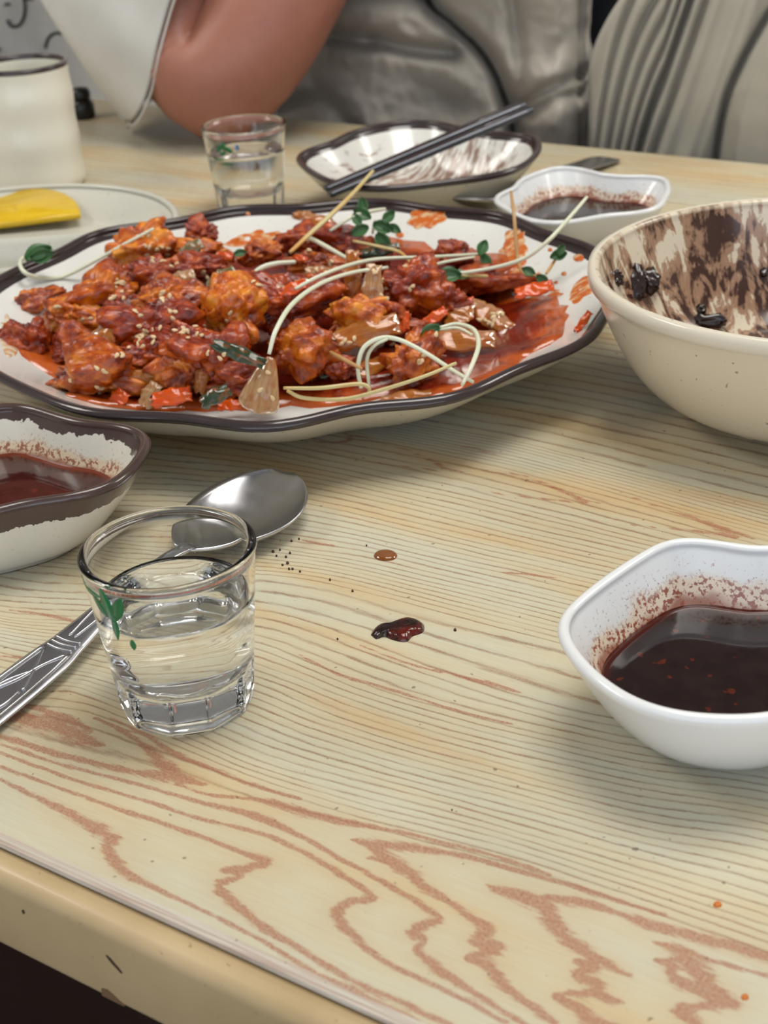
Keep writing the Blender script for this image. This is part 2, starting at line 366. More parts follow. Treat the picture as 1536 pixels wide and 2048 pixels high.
# ------------------------------------------------------------------ dishes
TH = np.linspace(0, 2*math.pi, 160, endpoint=False)
def polar(pts, c, harm=16, n=160):
    q = np.asarray(pts)[:, :2]-np.asarray(c)[:2]; a = np.arctan2(q[:, 1], q[:, 0]); r = np.hypot(q[:, 0], q[:, 1]); o = np.argsort(a)
    a, r = a[o], r[o]; a3 = np.concatenate([a-2*math.pi, a, a+2*math.pi]); r3 = np.tile(r, 3)
    t = np.linspace(0, 2*math.pi, n, endpoint=False); tt = (t+math.pi) % (2*math.pi)-math.pi
    v = np.interp(tt, a3, r3); f = np.fft.rfft(v); k = np.arange(len(f)); f *= np.exp(-(k/harm)**4); return np.fft.irfft(f, n)
class Dish:
    """Lofted dish: outer wall, rounded lip, inner wall and floor, from a rim radius/height per angle."""
    def __init__(s, c, Rr, Zr, fk, th, p=1.7, rp=1.0, floor_z=.004, foot=.0015, nt=22, frnd=0.0):
        s.c = np.array([c[0], c[1]]); s.R = np.broadcast_to(np.asarray(Rr, float), (160,)).copy(); s.Z = np.broadcast_to(np.asarray(Zr, float), (160,)).copy()
        s.fk, s.th, s.p, s.rp, s.floor = fk, th, p, rp, floor_z
        Rm = s.R.mean(); fr = fk*((1-frnd)*s.R+frnd*Rm)
        def ring(rad, z): return np.stack([rad*np.cos(TH), rad*np.sin(TH), np.broadcast_to(z, (160,))], 1)
        def outer(t): return fr+(s.R-fr)*t**rp, foot+(s.Z-foot)*t**p
        rings = []; inner = []; band = []
        rings.append(ring(fr*.02, foot)); inner.append(0); band.append(1.0)
        rings.append(ring(fr*.86, foot)); inner.append(0); band.append(1.0)
        rings.append(ring(fr*.90, 0.0)); inner.append(0); band.append(1.0)
        rings.append(ring(fr*.985, 0.0)); inner.append(0); band.append(1.0)
        ts = np.linspace(0.02, 1, nt)
        for t in ts:
            r, z = outer(t); rings.append(ring(r, z)); inner.append(0); band.append(t)
        s.i_rim0 = len(rings)-1
        # lip: half round
        for a in np.linspace(20, 160, 6):
            rings.append(ring(s.R-th*.5+th*.5*math.cos(math.radians(a)), s.Z+th*.5*math.sin(math.radians(a)))); inner.append(.5); band.append(1.0)
        s.i_rim1 = len(rings)
        s.prof_r = []; s.prof_z = []
        for t in ts[::-1]:
            r, z = outer(t); r0, z0 = outer(max(t-.02, 0)); dr, dz = (r-r0).mean(), (z-z0).mean(); L = math.hypot(dr, dz)+1e-9
            k = th
            ri = r-k*dz/L; zi = np.maximum(z+k*dr/L*(1-t**6), floor_z)
            rings.append(ring(ri, zi)); inner.append(1); band.append(t); s.prof_r.append((ri/s.R).mean()); s.prof_z.append(zi)
        for k in (.8, .5, .2, .01):
            rings.append(ring(ri*k, np.full(160, floor_z))); inner.append(1); band.append(0.0); s.prof_r.append((ri*k/s.R).mean()); s.prof_z.append(np.full(160, floor_z))
        s.rings, s.inner, s.band = rings, inner, band
        s.prof_r = np.array(s.prof_r)[::-1]; s.prof_z = np.array(s.prof_z)[::-1]
    def zin(s, x, y):
        """height of the inner surface over world point"""
        dx, dy = x-s.c[0], y-s.c[1]; a = math.atan2(dy, dx) % (2*math.pi); f = a/(2*math.pi)*160; i = int(f) % 160; g = f-int(f)
        R = s.R[i]*(1-g)+s.R[(i+1) % 160]*g; z = s.prof_z[:, i]*(1-g)+s.prof_z[:, (i+1) % 160]*g
        return float(np.interp(math.hypot(dx, dy)/R, s.prof_r, z)), math.hypot(dx, dy)/R
    def build(s, name, i0, i1, mat, parent):
        me = rings_mesh(name, s.rings[i0:i1], i0 == 0, i1 == len(s.rings))
        attr(me, 'inner', np.repeat(s.inner[i0:i1], 160)); attr(me, 'band', np.repeat(s.band[i0:i1], 160))
        return link(name, me, mat, parent)

def ceramic(name, col, rough=.18, speck=0.0, extra=None, spec=.5):
    t = NT(name); c = t.co(); base = t.ramp(t.noise(c, 12, 3), [(.3, tuple(x*.965 for x in col[:3])+(1,)), (.7, col)])
    if speck:
        sp = t.ramp(t.noise(c, 420, 1, .4), [(.73, 0.0), (.765, 1.0)])
        base = t.mix(t.math('MULTIPLY', sp, speck), base, srgb(110, 90, 66))
    if extra: base = extra(t, c, base)
    t.p(Base_Color=base, Roughness=rough, Coat_Weight=.3, Coat_Roughness=.08)
    t.b.inputs['Specular IOR Level'].default_value = spec
    return t.m
M_white = ceramic('white_melamine', srgb(236, 236, 233), .2)
M_cream = ceramic('cream_melamine', srgb(222, 213, 190), .25, .5)
M_platewhite = ceramic('plate_white_glaze', srgb(232, 231, 225), .16, .25)
M_darkrim = plain('dark_brown_rim_glaze', srgb(58, 46, 46), .2, coat=.4, var=.08)

# ---- large plate
PLATE_PX = [(0,545),(37,525),(104,501),(148,476),(188,456),(235,446),(297,443),(363,432),(424,416),(484,406),(565,405),(600,408),(681,396),(761,393),(822,400),(903,414),(983,414),(1028,428),(1064,440),(1105,463),(1165,475),(1197,489),(1205,638),(1201,663),(1165,687),(1125,703),(1064,723),(1004,751),(943,780),(883,800),(822,804),(761,804),(681,816),(600,844),(565,848),(505,850),(444,844),(363,830),(299,827),(222,828),(161,820),(101,800),(40,774),(0,755)]
PZ = .034
pp = [P(x, y, PZ)[:2] for x, y in PLATE_PX]+[(-.193, .70), (-.195, .67), (-.189, .64), (-.176, .605), (.119, .68), (.117, .65), (.111, .625)]
PC = np.array([-.037, .667])
plate_R = polar(pp, PC, 18)
PL = Dish(PC, plate_R, PZ-.0027, .56, .0055, p=1.75, floor_z=.0075, frnd=.75, nt=26)
pr = empty('serving_plate', (PC[0], PC[1], 0)); tag(pr, 'large wavy-edged white serving plate with dark brown rim, holding the chicken', 'plate')
PL.build('plate_underside', 0, PL.i_rim0, M_cream, pr)
PL.build('rim_band', PL.i_rim0-1, PL.i_rim1+3, M_darkrim, pr)
PL.build('plate_well', PL.i_rim1+2, len(PL.rings), M_platewhite, pr)
# pale groove line round the lip
gl = [PL.rings[PL.i_rim0+1][j]+np.array([.00035*math.cos(TH[j]), .00035*math.sin(TH[j]), 0]) for j in range(160)]
def closed_tube(name, pts, r, mat, parent, ns=6):
    n = len(pts); rings = []
    for i in range(n):
        t = np.array(pts[(i+1) % n])-np.array(pts[i-1]); t /= np.linalg.norm(t); a = np.cross(t, [0, 0, 1.0]); a /= np.linalg.norm(a); b = np.cross(a, t)
        rings.append([pts[i]+r*(a*math.cos(x)+b*math.sin(x)) for x in np.linspace(0, 2*math.pi, ns, endpoint=False)])
    rings.append(rings[0]); return link(name, rings_mesh(name, rings), mat, parent)

# ---- two white square sauce dishes
def crust(level, top, seed, strength=1.0):
    """chilli-flake crust left on the inner wall just over the sauce line"""
    def f(t, c, base):
        sep = t.t.nodes.new('ShaderNodeSeparateXYZ'); t.t.links.new(c, sep.inputs[0]); z = sep.outputs[2]
        inn = t.attr('inner'); off = t.n('VectorMath', props=dict(operation='ADD'), i0=c, i1=(seed, seed*.7, 0))
        wob = t.noise(off, 55, 3)
        h = t.math('DIVIDE', t.math('SUBTRACT', z, level), top)
        h = t.math('ADD', h, t.math('MULTIPLY', t.math('SUBTRACT', wob, .5), 1.5))
        body = t.math('SUBTRACT', 1.0, t.step(h, .55, 1.0))
        fl = t.ramp(t.noise(off, 560, 2, .6), [(.51, 0.0), (.58, 1.0)])
        fl2 = t.ramp(t.noise(off, 900, 2, .6), [(.62, 0.0), (.68, 1.0)])
        low = t.math('SUBTRACT', 1.0, t.step(h, 0.0, .35))
        stain = t.math('MULTIPLY', body, .5)
        a = t.mix(t.math('MULTIPLY', t.math('MULTIPLY', stain, inn), strength), base, srgb(226, 184, 124))
        k = t.math('MULTIPLY', t.math('MAXIMUM', t.math('MULTIPLY', fl, body), t.math('MULTIPLY', low, .85)), inn)
        a = t.mix(t.math('MULTIPLY', k, .9*strength), a, srgb(142, 54, 20))
        far = t.math('MULTIPLY', t.math('MULTIPLY', fl2, t.math('SUBTRACT', 1.0, t.step(h, 1.0, 1.7))), inn)
        return t.mix(t.math('MULTIPLY', far, .6*strength), a, srgb(140, 60, 30))
    return f
near_pts = [P(x, y, .035)[:2] for x, y in [(1536,1113),(1509,1107),(1463,1090),(1416,1073),(1370,1068),(1323,1079),(1277,1104),(1215,1144),(1153,1194),(1122,1221),(1113,1243),(1116,1262),(1134,1299),(1162,1333),(1199,1364),(1246,1395),(1308,1420),(1370,1432),(1432,1437),(1536,1435)]]
NC = np.array([.0975, .3570])
near_all = near_pts+[tuple(2*NC-np.array(q)) for q in near_pts if q[0] < .085]
R_near = polar(near_all, NC, 12)
def sauce_mat(name, deep, thin, seed):
    t = NT(name); c = t.co(); e = t.attr('edge')
    n = t.noise(c, 160, 4, .6); col = t.ramp(n, [(.35, deep), (.75, tuple(x*1.8+.004 for x in deep[:3])+(1,))])
    col = t.mix(t.step(e, .90, 1.0), col, thin)
    fl = t.ramp(t.noise(c, 240, 1, .4), [(.69, 0.0), (.74, 1.0)])
    col = t.mix(t.math('MULTIPLY', fl, .5), col, srgb(112, 40, 20))
    t.p(Base_Color=col, Roughness=t.ramp(t.noise(c, 300, 2), [(.3, .04), (.8, .10)])); t.b.inputs['Specular IOR Level'].default_value = .5
    return t.m
M_soy = sauce_mat('chilli_soy_sauce', srgb(26, 11, 10), srgb(74, 24, 14), 1)
def pour(dish, level, name, mat, parent, grow=.0006):
    """liquid surface filling a dish up to a level"""
    rad = np.empty(160)
    for j in range(160):
        z = dish.prof_z[:, j]; k = int(np.argmax(z > level)) if (z > level).any() else len(z)-1
        rad[j] = np.interp(level, [z[k-1], z[k]], [dish.prof_r[k-1], dish.prof_r[k]])*dish.R[j] if k > 0 else dish.prof_r[0]*dish.R[j]
    def ring(k, zz, g=0.0): return np.stack([(rad*k+g)*np.cos(TH), (rad*k+g)*np.sin(TH), np.full(160, zz)], 1)
    zb = max(dish.floor+.0002, level-.006)
    me_r = [ring(.5, zb), ring(.8, zb)]; ed = [0, 0]
    for k in (1.0, .985, .95, .85, .7, .5, .3):
        me_r.append(ring(k, level+(.0007 if k == 1.0 else (.0002 if k > .98 else 0)), grow if k == 1.0 else 0)); ed.append(k)
    me = rings_mesh(name, me_r, True, True); attr(me, 'edge', np.repeat(ed, 160)); return link(name, me, mat, parent)
def white_dish(c, R, zc, label, slabel, level, seed, zamp=None):
    Z = np.full(160, zc) if zamp is None else zamp
    D = Dish(c, R, Z-.0019, .55, .0037, p=1.55, floor_z=.0045, frnd=.85, nt=26)
    M = ceramic('white_sauce_dish_glaze', srgb(238, 239, 238), .18, extra=crust(level, .0095 if seed < 5 else .0070, seed))
    me = D.build('sauce_dish', 0, len(D.rings), M, None); me.location = (c[0], c[1], 0)
    tag(me, label, 'dish', 'white square sauce dishes')
    s = pour(D, level, 'dipping_sauce', M_soy, None); s.location = (c[0], c[1], 0); tag(s, slabel, 'sauce', 'dark dipping sauces')
    return D
D_near = white_dish(NC, R_near, .035, 'white rounded-square sauce dish nearest the front right of the table', 'dark chilli soy sauce in the front right white dish', .0165, 3.1)
far_px = [(986,392),(1025,372),(1077,340),(1116,329),(1155,333),(1207,345),(1272,350),(1325,348),(1339,363),(1335,389),(1312,415),(1272,424),(1220,427),(1168,436),(1116,444),(1064,439),(1012,415),(989,400)]
FC = np.array([.1225, .8150])
R_far = polar([P(x, y, .031)[:2] for x, y in far_px], FC, 12)
D_far = white_dish(FC, R_far, .031, 'white rounded-square sauce dish behind the large plate, beside the noodle bowl', 'dark red chilli sauce in the white dish behind the large plate', .0160, 8.3)

# ---- brown rimmed sauce dish at the left
br_px = [(0,803),(31,803),(83,815),(146,832),(208,845),(271,849),(292,857),(300,867),(292,905),(267,938),(229,967),(187,984),(125,995),(62,1001),(0,1020)]
BC = np.array([-.147, .498])
bp = [P(x, y, .033)[:2] for x, y in br_px]; bp = bp+[tuple(2*BC-np.array(q)) for q in bp if q[0] > -.125]
R_br = polar(bp, BC, 10)
BL = .0162
def brown_band(t, c, base):
    bd = t.attr('band'); inn = t.attr('inner'); jag = t.noise(c, 210, 3, .6); w2 = t.noise(c, 40, 2)
    x = t.math('ADD', bd, t.math('ADD', t.math('MULTIPLY', t.math('SUBTRACT', jag, .5), .20), t.math('MULTIPLY', t.math('SUBTRACT', w2, .5), .10)))
    thr = t.math('ADD', .82, t.math('MULTIPLY', inn, .08))
    mk = t.math('GREATER_THAN', x, thr)
    base = crust(BL, .006, 5.7, .9)(t, c, base)
    return t.mix(mk, base, t.mix(w2, srgb(62, 46, 42), srgb(86, 66, 60)))
DB = Dish(BC, R_br, .0312, .60, .0046, p=1.5, floor_z=.0045, frnd=.6, nt=40)
bo = DB.build('sauce_dish', 0, len(DB.rings), ceramic('cream_brown_rim_glaze', srgb(224, 219, 204), .2, .15, brown_band), None)
bo.location = (BC[0], BC[1], 0); tag(bo, 'cream sauce dish with a ragged dark brown rim at the left', 'dish')
so = pour(DB, BL, 'dipping_sauce', sauce_mat('red_chilli_sauce', srgb(54, 14, 9), srgb(112, 44, 20), 2), None); so.location = (BC[0], BC[1], 0)
tag(so, 'dark red chilli sauce in the brown-rimmed dish', 'sauce', 'dark dipping sauces')

# ---- far empty dish with dark rim
fd_px = [(590,310),(600,300),(660,280),(740,248),(800,238),(850,237),(920,250),(1000,262),(1050,262),(1075,270),(1083,285),(1070,310),(1030,335),(960,350),(880,360),(800,370),(740,372),(680,365),(630,345),(600,325)]
EC = np.array([.0365, .915])
R_fd = polar([P(x, y, .036)[:2] for x, y in fd_px], EC, 12)
def bean_smear(t, c, base):
    inn = t.attr('inner'); sep = t.t.nodes.new('ShaderNodeSeparateXYZ'); t.t.links.new(c, sep.inputs[0])
    d = t.n('VectorMath', out=1, props=dict(operation='DISTANCE'), i0=t.scale(c, 1, 1.0, 0), i1=(.004, .0, 0))
    st = t.noise(t.scale(t.n('Mapping', Vector=c, Rotation=(0, 0, .9)), 420, 70, 100), 1, 3, .6)
    mk = t.math('MULTIPLY', t.ramp(t.math('SUBTRACT', st, t.math('MULTIPLY', t.math('ABSOLUTE', t.math('SUBTRACT', d, .020)), 8.0)), [(.24, 0.0), (.36, 1.0)]), inn)
    return t.mix(t.math('MULTIPLY', mk, .85), base, t.mix(st, srgb(176, 130, 98), srgb(88, 48, 30)))
DE = Dish(EC, R_fd, .0335, .5, .0042, p=1.6, floor_z=.005, frnd=.8, nt=26)
er = empty('side_dish', (EC[0], EC[1], 0)); tag(er, 'used white wavy dish with dark rim and brown smears, chopsticks across it', 'dish')
DE.build('dish_underside', 0, DE.i_rim0, M_cream, er)
DE.build('rim_band', DE.i_rim0-1, DE.i_rim1+3, M_darkrim, er)
DE.build('dish_well', DE.i_rim1+2, len(DE.rings), ceramic('smeared_white_glaze', srgb(232, 230, 222), .16, .2, bean_smear), er)

# ---- noodle bowl
GC = np.array([.187, .576]); GZ = .0632
def noodle(t, c, base):
    inn = t.attr('inner'); bd = t.attr('band')
    sep = t.t.nodes.new('ShaderNodeSeparateXYZ'); t.t.links.new(c, sep.inputs[0])
    a = t.math('ARCTAN2', sep.outputs[1], sep.outputs[0])
    vec = t.n('CombineXYZ', X=t.math('MULTIPLY', a, 5.0), Y=t.math('MULTIPLY', bd, 1.6), Z=0.0)
    s1 = t.noise(vec, 1.5, 5, .6, 1.6)
    s2 = t.noise(t.scale(c, 1, 1, 1), 30, 5, .65, 1.8)
    v = t.math('ADD', t.math('MULTIPLY', s1, .6), t.math('MULTIPLY', s2, .55))
    v = t.math('ADD', v, t.math('MULTIPLY', t.math('SUBTRACT', .75, bd), .10))
    thin = t.math('MULTIPLY', t.step(v, .535, .570), inn); thick = t.math('MULTIPLY', t.step(v, .595, .655), inn)
    b = t.mix(t.math('MULTIPLY', thin, .8), base, srgb(150, 98, 62))
    return t.mix(t.math('MULTIPLY', thick, .95), b, srgb(58, 28, 18))
gR = .0952+.0010*np.cos(2*TH+.6)
DG = Dish(GC, gR, GZ-.002, .50, .0042, p=2.1, floor_z=.011, foot=.0060, nt=40, rp=.74)
gr = empty('noodle_bowl', (GC[0], GC[1], 0)); tag(gr, 'deep cream speckled bowl smeared inside with black bean sauce', 'bowl')
DG.build('bowl_body', 0, len(DG.rings), ceramic('speckled_cream_bowl', srgb(226, 213, 188), .24, .6, noodle), gr)
# proud lip band outside
lip = []
for (k, z) in ((.995, GZ-.0062), (1.007, GZ-.0058), (1.010, GZ-.0030), (1.007, GZ-.0004), (.985, GZ+.0005), (.960, GZ-.0010)):
    lip.append(np.stack([gR*k*np.cos(TH), gR*k*np.sin(TH), np.full(160, z)], 1))
link('lip', rings_mesh('lip', lip), ceramic('cream_lip', srgb(228, 218, 198), .22, .3), gr)
# foot ring with notches
ft = []
for (k, z) in ((.530, .0064), (.518, .0008), (.508, 0.0), (.47, 0.0), (.46, .0008), (.45, .006)):
    ft.append(np.stack([gR*k*np.cos(TH), gR*k*np.sin(TH), np.full(160, z)+(.0012 if z < .002 else 0)*(np.cos(TH*3+.5) > .93)], 1))
link('foot_ring', rings_mesh('foot_ring', ft), M_cream, gr)

# ---- divided side dish with pickled radish, at the far left
RC = np.array([-.209, .842])
rr_ = []
for a in TH:   # oval, back lobe fuller
    rx, ry = .1005, (.098 if math.sin(a) > 0 else .078)
    rr_.append(1/math.sqrt((math.cos(a)/rx)**2+(math.sin(a)/ry)**2))
DR = Dish(RC, np.array(rr_), .0190, .70, .0050, p=1.4, floor_z=.005, nt=22)
rr = empty('divided_dish', (RC[0], RC[1], 0)); tag(rr, 'pale speckled divided dish holding yellow radish, left behind the large plate', 'dish')
M_grey = ceramic('pale_grey_melamine', srgb(206, 204, 190), .28, .7)
DR.build('dish_body', 0, len(DR.rings), M_grey, rr)
dv = []
for x in np.linspace(-.0965, .0965, 30):
    zt = .0226-.0012*math.cos(x*30); y0 = -.0195-.02*x
    dv.append([(x, y0-.0060, .0052), (x, y0-.0034, zt-.0045), (x, y0-.0016, zt-.0004), (x, y0, zt), (x, y0+.0016, zt-.0004), (x, y0+.0034, zt-.0045), (x, y0+.0060, .0052)])
link('divider', rings_mesh('divider', dv, True, True, closed=False), M_grey, rr)
t = NT('yellow_pickled_radish'); c = t.co()
t.p(Base_Color=t.ramp(t.noise(t.scale(c, 30, 160, 60), 1, 3), [(.3, srgb(214, 170, 12)), (.7, srgb(232, 196, 48))]), Roughness=.25, Subsurface_Weight=.15, Subsurface_Radius=(.01, .008, .002))
M_radish = t.m
def radish(px, py, z, L, W, yaw, tilt, label):
    vs = []; n = 28; out = [(L*math.cos(a), W*math.sin(a)) for a in np.linspace(0, math.pi, n)]
    rings = []
    for k, zz in ((.0, -.0022), (.96, -.0022), (1.0, -.0012), (1.0, .0012), (.96, .0022), (0.0, .0022)):
        rings.append([(x*k, (y-W*.4)*k+W*.4, zz+.0016*math.sin(x/L*2.2)) for x, y in out])
    o = link('pickled_radish_slice', rings_mesh('r', rings), M_radish); q = P(px, py, z); o.location = q; o.rotation_euler = (tilt, 0, yaw)
    tag(o, label, 'pickled radish', 'pickled radish slices')
radish(30, 448, .011, .040, .050, .10, .12, 'yellow half-moon radish slice on top in the divided dish')
radish(18, 444, .0072, .039, .047, .30, .03, 'yellow radish slice lying under the other slice')

# ---- melamine cup
CUP = P(80, 372)[:2]
cr = empty('drinking_cup', (CUP[0], CUP[1], 0)); tag(cr, 'white ribbed cup with a thin dark rim at the far left', 'cup')
def lathe(prof, n=64): return [[(r*math.cos(a), r*math.sin(a), z) for a in np.linspace(0, 2*math.pi, n, endpoint=False)] for r, z in prof]
cz = .0835; R0 = .0315
po = [(.001, .001), (.027, .001), (.029, 0.0), (.0305, .002)]
for z in np.linspace(.005, cz-.003, 34): po.append((R0+.00045*math.sin((z/cz)*2*math.pi*3.0+.4)+.0006*(1-z/cz), z))
pi_ = [(R0-.0035, cz-.003)]+[(R0-.0038, z) for z in np.linspace(cz-.006, .008, 10)]+[(R0-.006, .005), (.001, .005)]
M_cup = ceramic('ivory_cup_melamine', srgb(234, 230, 212), .3, .1)
link('cup_body', rings_mesh('cup_body', lathe(po)), M_cup, cr)
link('cup_lining', rings_mesh('cup_lining', lathe(pi_)), M_cup, cr)
link('rim_band', rings_mesh('rim_band', lathe([po[-1], (R0+.0006, cz-.001), (R0-.0002, cz), (R0-.0030, cz), (R0-.0036, cz-.001), pi_[0]])), M_darkrim, cr)

# ---- small black shaker behind the cup
M_black = plain('black_plastic', srgb(16, 15, 16), .35, coat=.2)
kb = P(168, 236)[:2]
ks = empty('black_shaker', (kb[0], kb[1], 0)); tag(ks, 'small black shaker mostly hidden behind the white cup', 'shaker')
link('shaker_body', rings_mesh('s', lathe([(.001, 0), (.0085, 0), (.0095, .001), (.0098, .010), (.0085, .0135), (.0070, .0150), (.001, .0151)], 32)), M_black, ks)
link('shaker_cap', rings_mesh('s', lathe([(.001, .0150), (.0068, .0150), (.0078, .0165), (.0080, .0210), (.0062, .0240), (.001, .0248)], 32)), M_black, ks)

# ------------------------------------------------------------------ glasses
t = NT('clear_glass'); t.p(Base_Color=(.985, .996, .99, 1), Roughness=0.0, IOR=1.46, Transmission_Weight=1.0); M_glass = t.m
t = NT('clear_soju'); t.p(Base_Color=(1, 1, .995, 1), Roughness=0.0, IOR=1.34, Transmission_Weight=1.0); M_water = t.m
t = NT('green_print'); c = t.co(); t.p(Base_Color=t.mix(t.noise(c, 200, 2), srgb(18, 92, 50), srgb(40, 130, 72)), Roughness=.3); M_green = t.m
t = NT('blue_print'); c = t.co(); t.p(Base_Color=t.mix(t.noise(c, 200, 2), srgb(70, 120, 170), srgb(110, 160, 200)), Roughness=.3); M_blue = t.m
GH, GRT, GRB = .0550, .0262, .0206
def g_out(z):
    s = z/GH; return GRB+(GRT-GRB)*s**1.05
def shot_glass(loc, yaw, label, wlabel, level, leaves):
    root = empty('shot_glass', (loc[0], loc[1], 0)); root.rotation_euler = (0, 0, yaw); tag(root, label, 'glass', 'soju shot glasses')
    n = 120; A = np.linspace(0, 2*math.pi, n, endpoint=False); NF = 10
    rings = []
    for r, z in ((.0002, .0012), (.010, .0012), (GRB-.004, .0008), (GRB-.0018, 0.0)):
        rings.append([(r*math.cos(a), r*math.sin(a), z) for a in A])
    for z in np.concatenate([np.linspace(.0006, .017, 16), np.linspace(.019, GH-.0014, 16)]):
        ring = []
        for a in A:
            r = g_out(z)
            ph = ((a*NF/(2*math.pi)) % 1.0)-.5
            fl = math.cos(math.pi/NF)/math.cos(ph*2*math.pi/NF)              # flat facet
            m = max(0.0, min(1.0, (.0165-z)/.003))*max(0.0, min(1.0, (z+.001)/.003))
            r2 = r*(fl-.016+.016*math.exp(-(abs(ph)-.5)**2/.004))
            ring.append(((r*(1-m)+r2*m)*math.cos(a), (r*(1-m)+r2*m)*math.sin(a), z))
        rings.append(ring)
    th = .0017
    for a_ in np.linspace(0, 180, 7):
        rc = GRT-.0011; rings.append([((rc+.0014*math.cos(math.radians(a_)))*math.cos(a), (rc+.0014*math.cos(math.radians(a_)))*math.sin(a), GH-.0014+.0014*math.sin(math.radians(a_))) for a in A])
    zb = .0135
    for z in np.linspace(GH-.0030, zb+.003, 14): rings.append([((g_out(z)-th)*math.cos(a), (g_out(z)-th)*math.sin(a), z) for a in A])
    for k, dz in ((.97, .0015), (.9, .0006), (.7, 0), (.3, 0), (.003, 0)): rings.append([((g_out(zb)-th)*k*math.cos(a), (g_out(zb)-th)*k*math.sin(a), zb+dz) for a in A])
    link('glass_body', rings_mesh('glass_body', rings, True, True), M_glass, root)
    # printed leaves on the outside wall
    for (a0, z0, L, W, rot, mt) in leaves:
        vs = []; N = 14; fs = []
        for i in range(N+1):
            s = i/N; wd = W*math.sin(math.pi*s)**.8
            for sgn in (-1, 0, 1):
                du = (s-.5)*L*math.cos(rot)-sgn*wd*math.sin(rot); dz = (s-.5)*L*math.sin(rot)+sgn*wd*math.cos(rot)
                z = z0+dz; r = g_out(z)+.00012; a = a0+du/GRT; vs.append((r*math.cos(a), r*math.sin(a), z))
        for i in range(N):
            for j in (0, 1): fs.append((i*3+j, i*3+j+1, (i+1)*3+j+1, (i+1)*3+j))
        o = link('leaf_print', mesh('leaf_print', vs, fs), mt, root); sm = o.modifiers.new('thick', 'SOLIDIFY'); sm.thickness = .00008; sm.offset = 1
    wr = []
    rin = lambda z: g_out(z)-th+.00008
    for k in (.003, .5, .9): wr.append([(rin(zb)*k*math.cos(a), rin(zb)*k*math.sin(a), zb-.00006) for a in A])
    for z in np.linspace(zb+.0012, level, 12): wr.append([(rin(z)*math.cos(a), rin(z)*math.sin(a), z) for a in A])
    wr.append([((rin(level)-.0006)*math.cos(a), (rin(level)-.0006)*math.sin(a), level-.0005) for a in A])
    wr.append([((rin(level)-.002)*math.cos(a), (rin(level)-.002)*math.sin(a), level-.0007) for a in A])
    for k in (.6, .2, .003): wr.append([(rin(level)*k*math.cos(a), rin(level)*k*math.sin(a), level-.0007) for a in A])
    wo = link('clear_liquor', rings_mesh('clear_liquor', wr, True, True), M_water); wo.location = (loc[0], loc[1], 0)
    tag(wo, wlabel, 'drink', 'clear liquor in the shot glasses')
    return root
rad = math.radians
shot_glass(P(377, 1398)[:2], 0.15, 'clear shot glass with faceted base in front, beside the spoon', 'clear liquor inside the front shot glass', .0385,
  [(rad(222), .0475, .012, .0022, rad(100), M_green), (rad(231), .0468, .011, .0020, rad(62), M_green), (rad(213), .0460, .009, .0017, rad(130), M_green), (rad(225), .0400, .010, .0014, rad(85), M_green), (rad(237), .0350, .004, .0011, rad(90), M_green), (rad(205), .0490, .012, .0010, rad(5), M_green), (rad(190), .0495, .010, .0008, rad(170), M_green)])
shot_glass((-.0725, .924), 0.0, 'clear shot glass standing behind the large plate, near the elbow', 'clear liquor inside the far shot glass', .0395,
  [(rad(235), .0455, .007, .0016, rad(40), M_green), (rad(243), .0470, .006, .0014, rad(100), M_green), (rad(250), .0450, .007, .0016, rad(150), M_green), (rad(240), .0425, .006, .0012, rad(10), M_green), (rad(263), .0465, .004, .0013, rad(90), M_blue), (rad(230), .0385, .012, .0007, rad(3), M_green), (rad(245), .0360, .014, .0006, rad(2), M_green)])

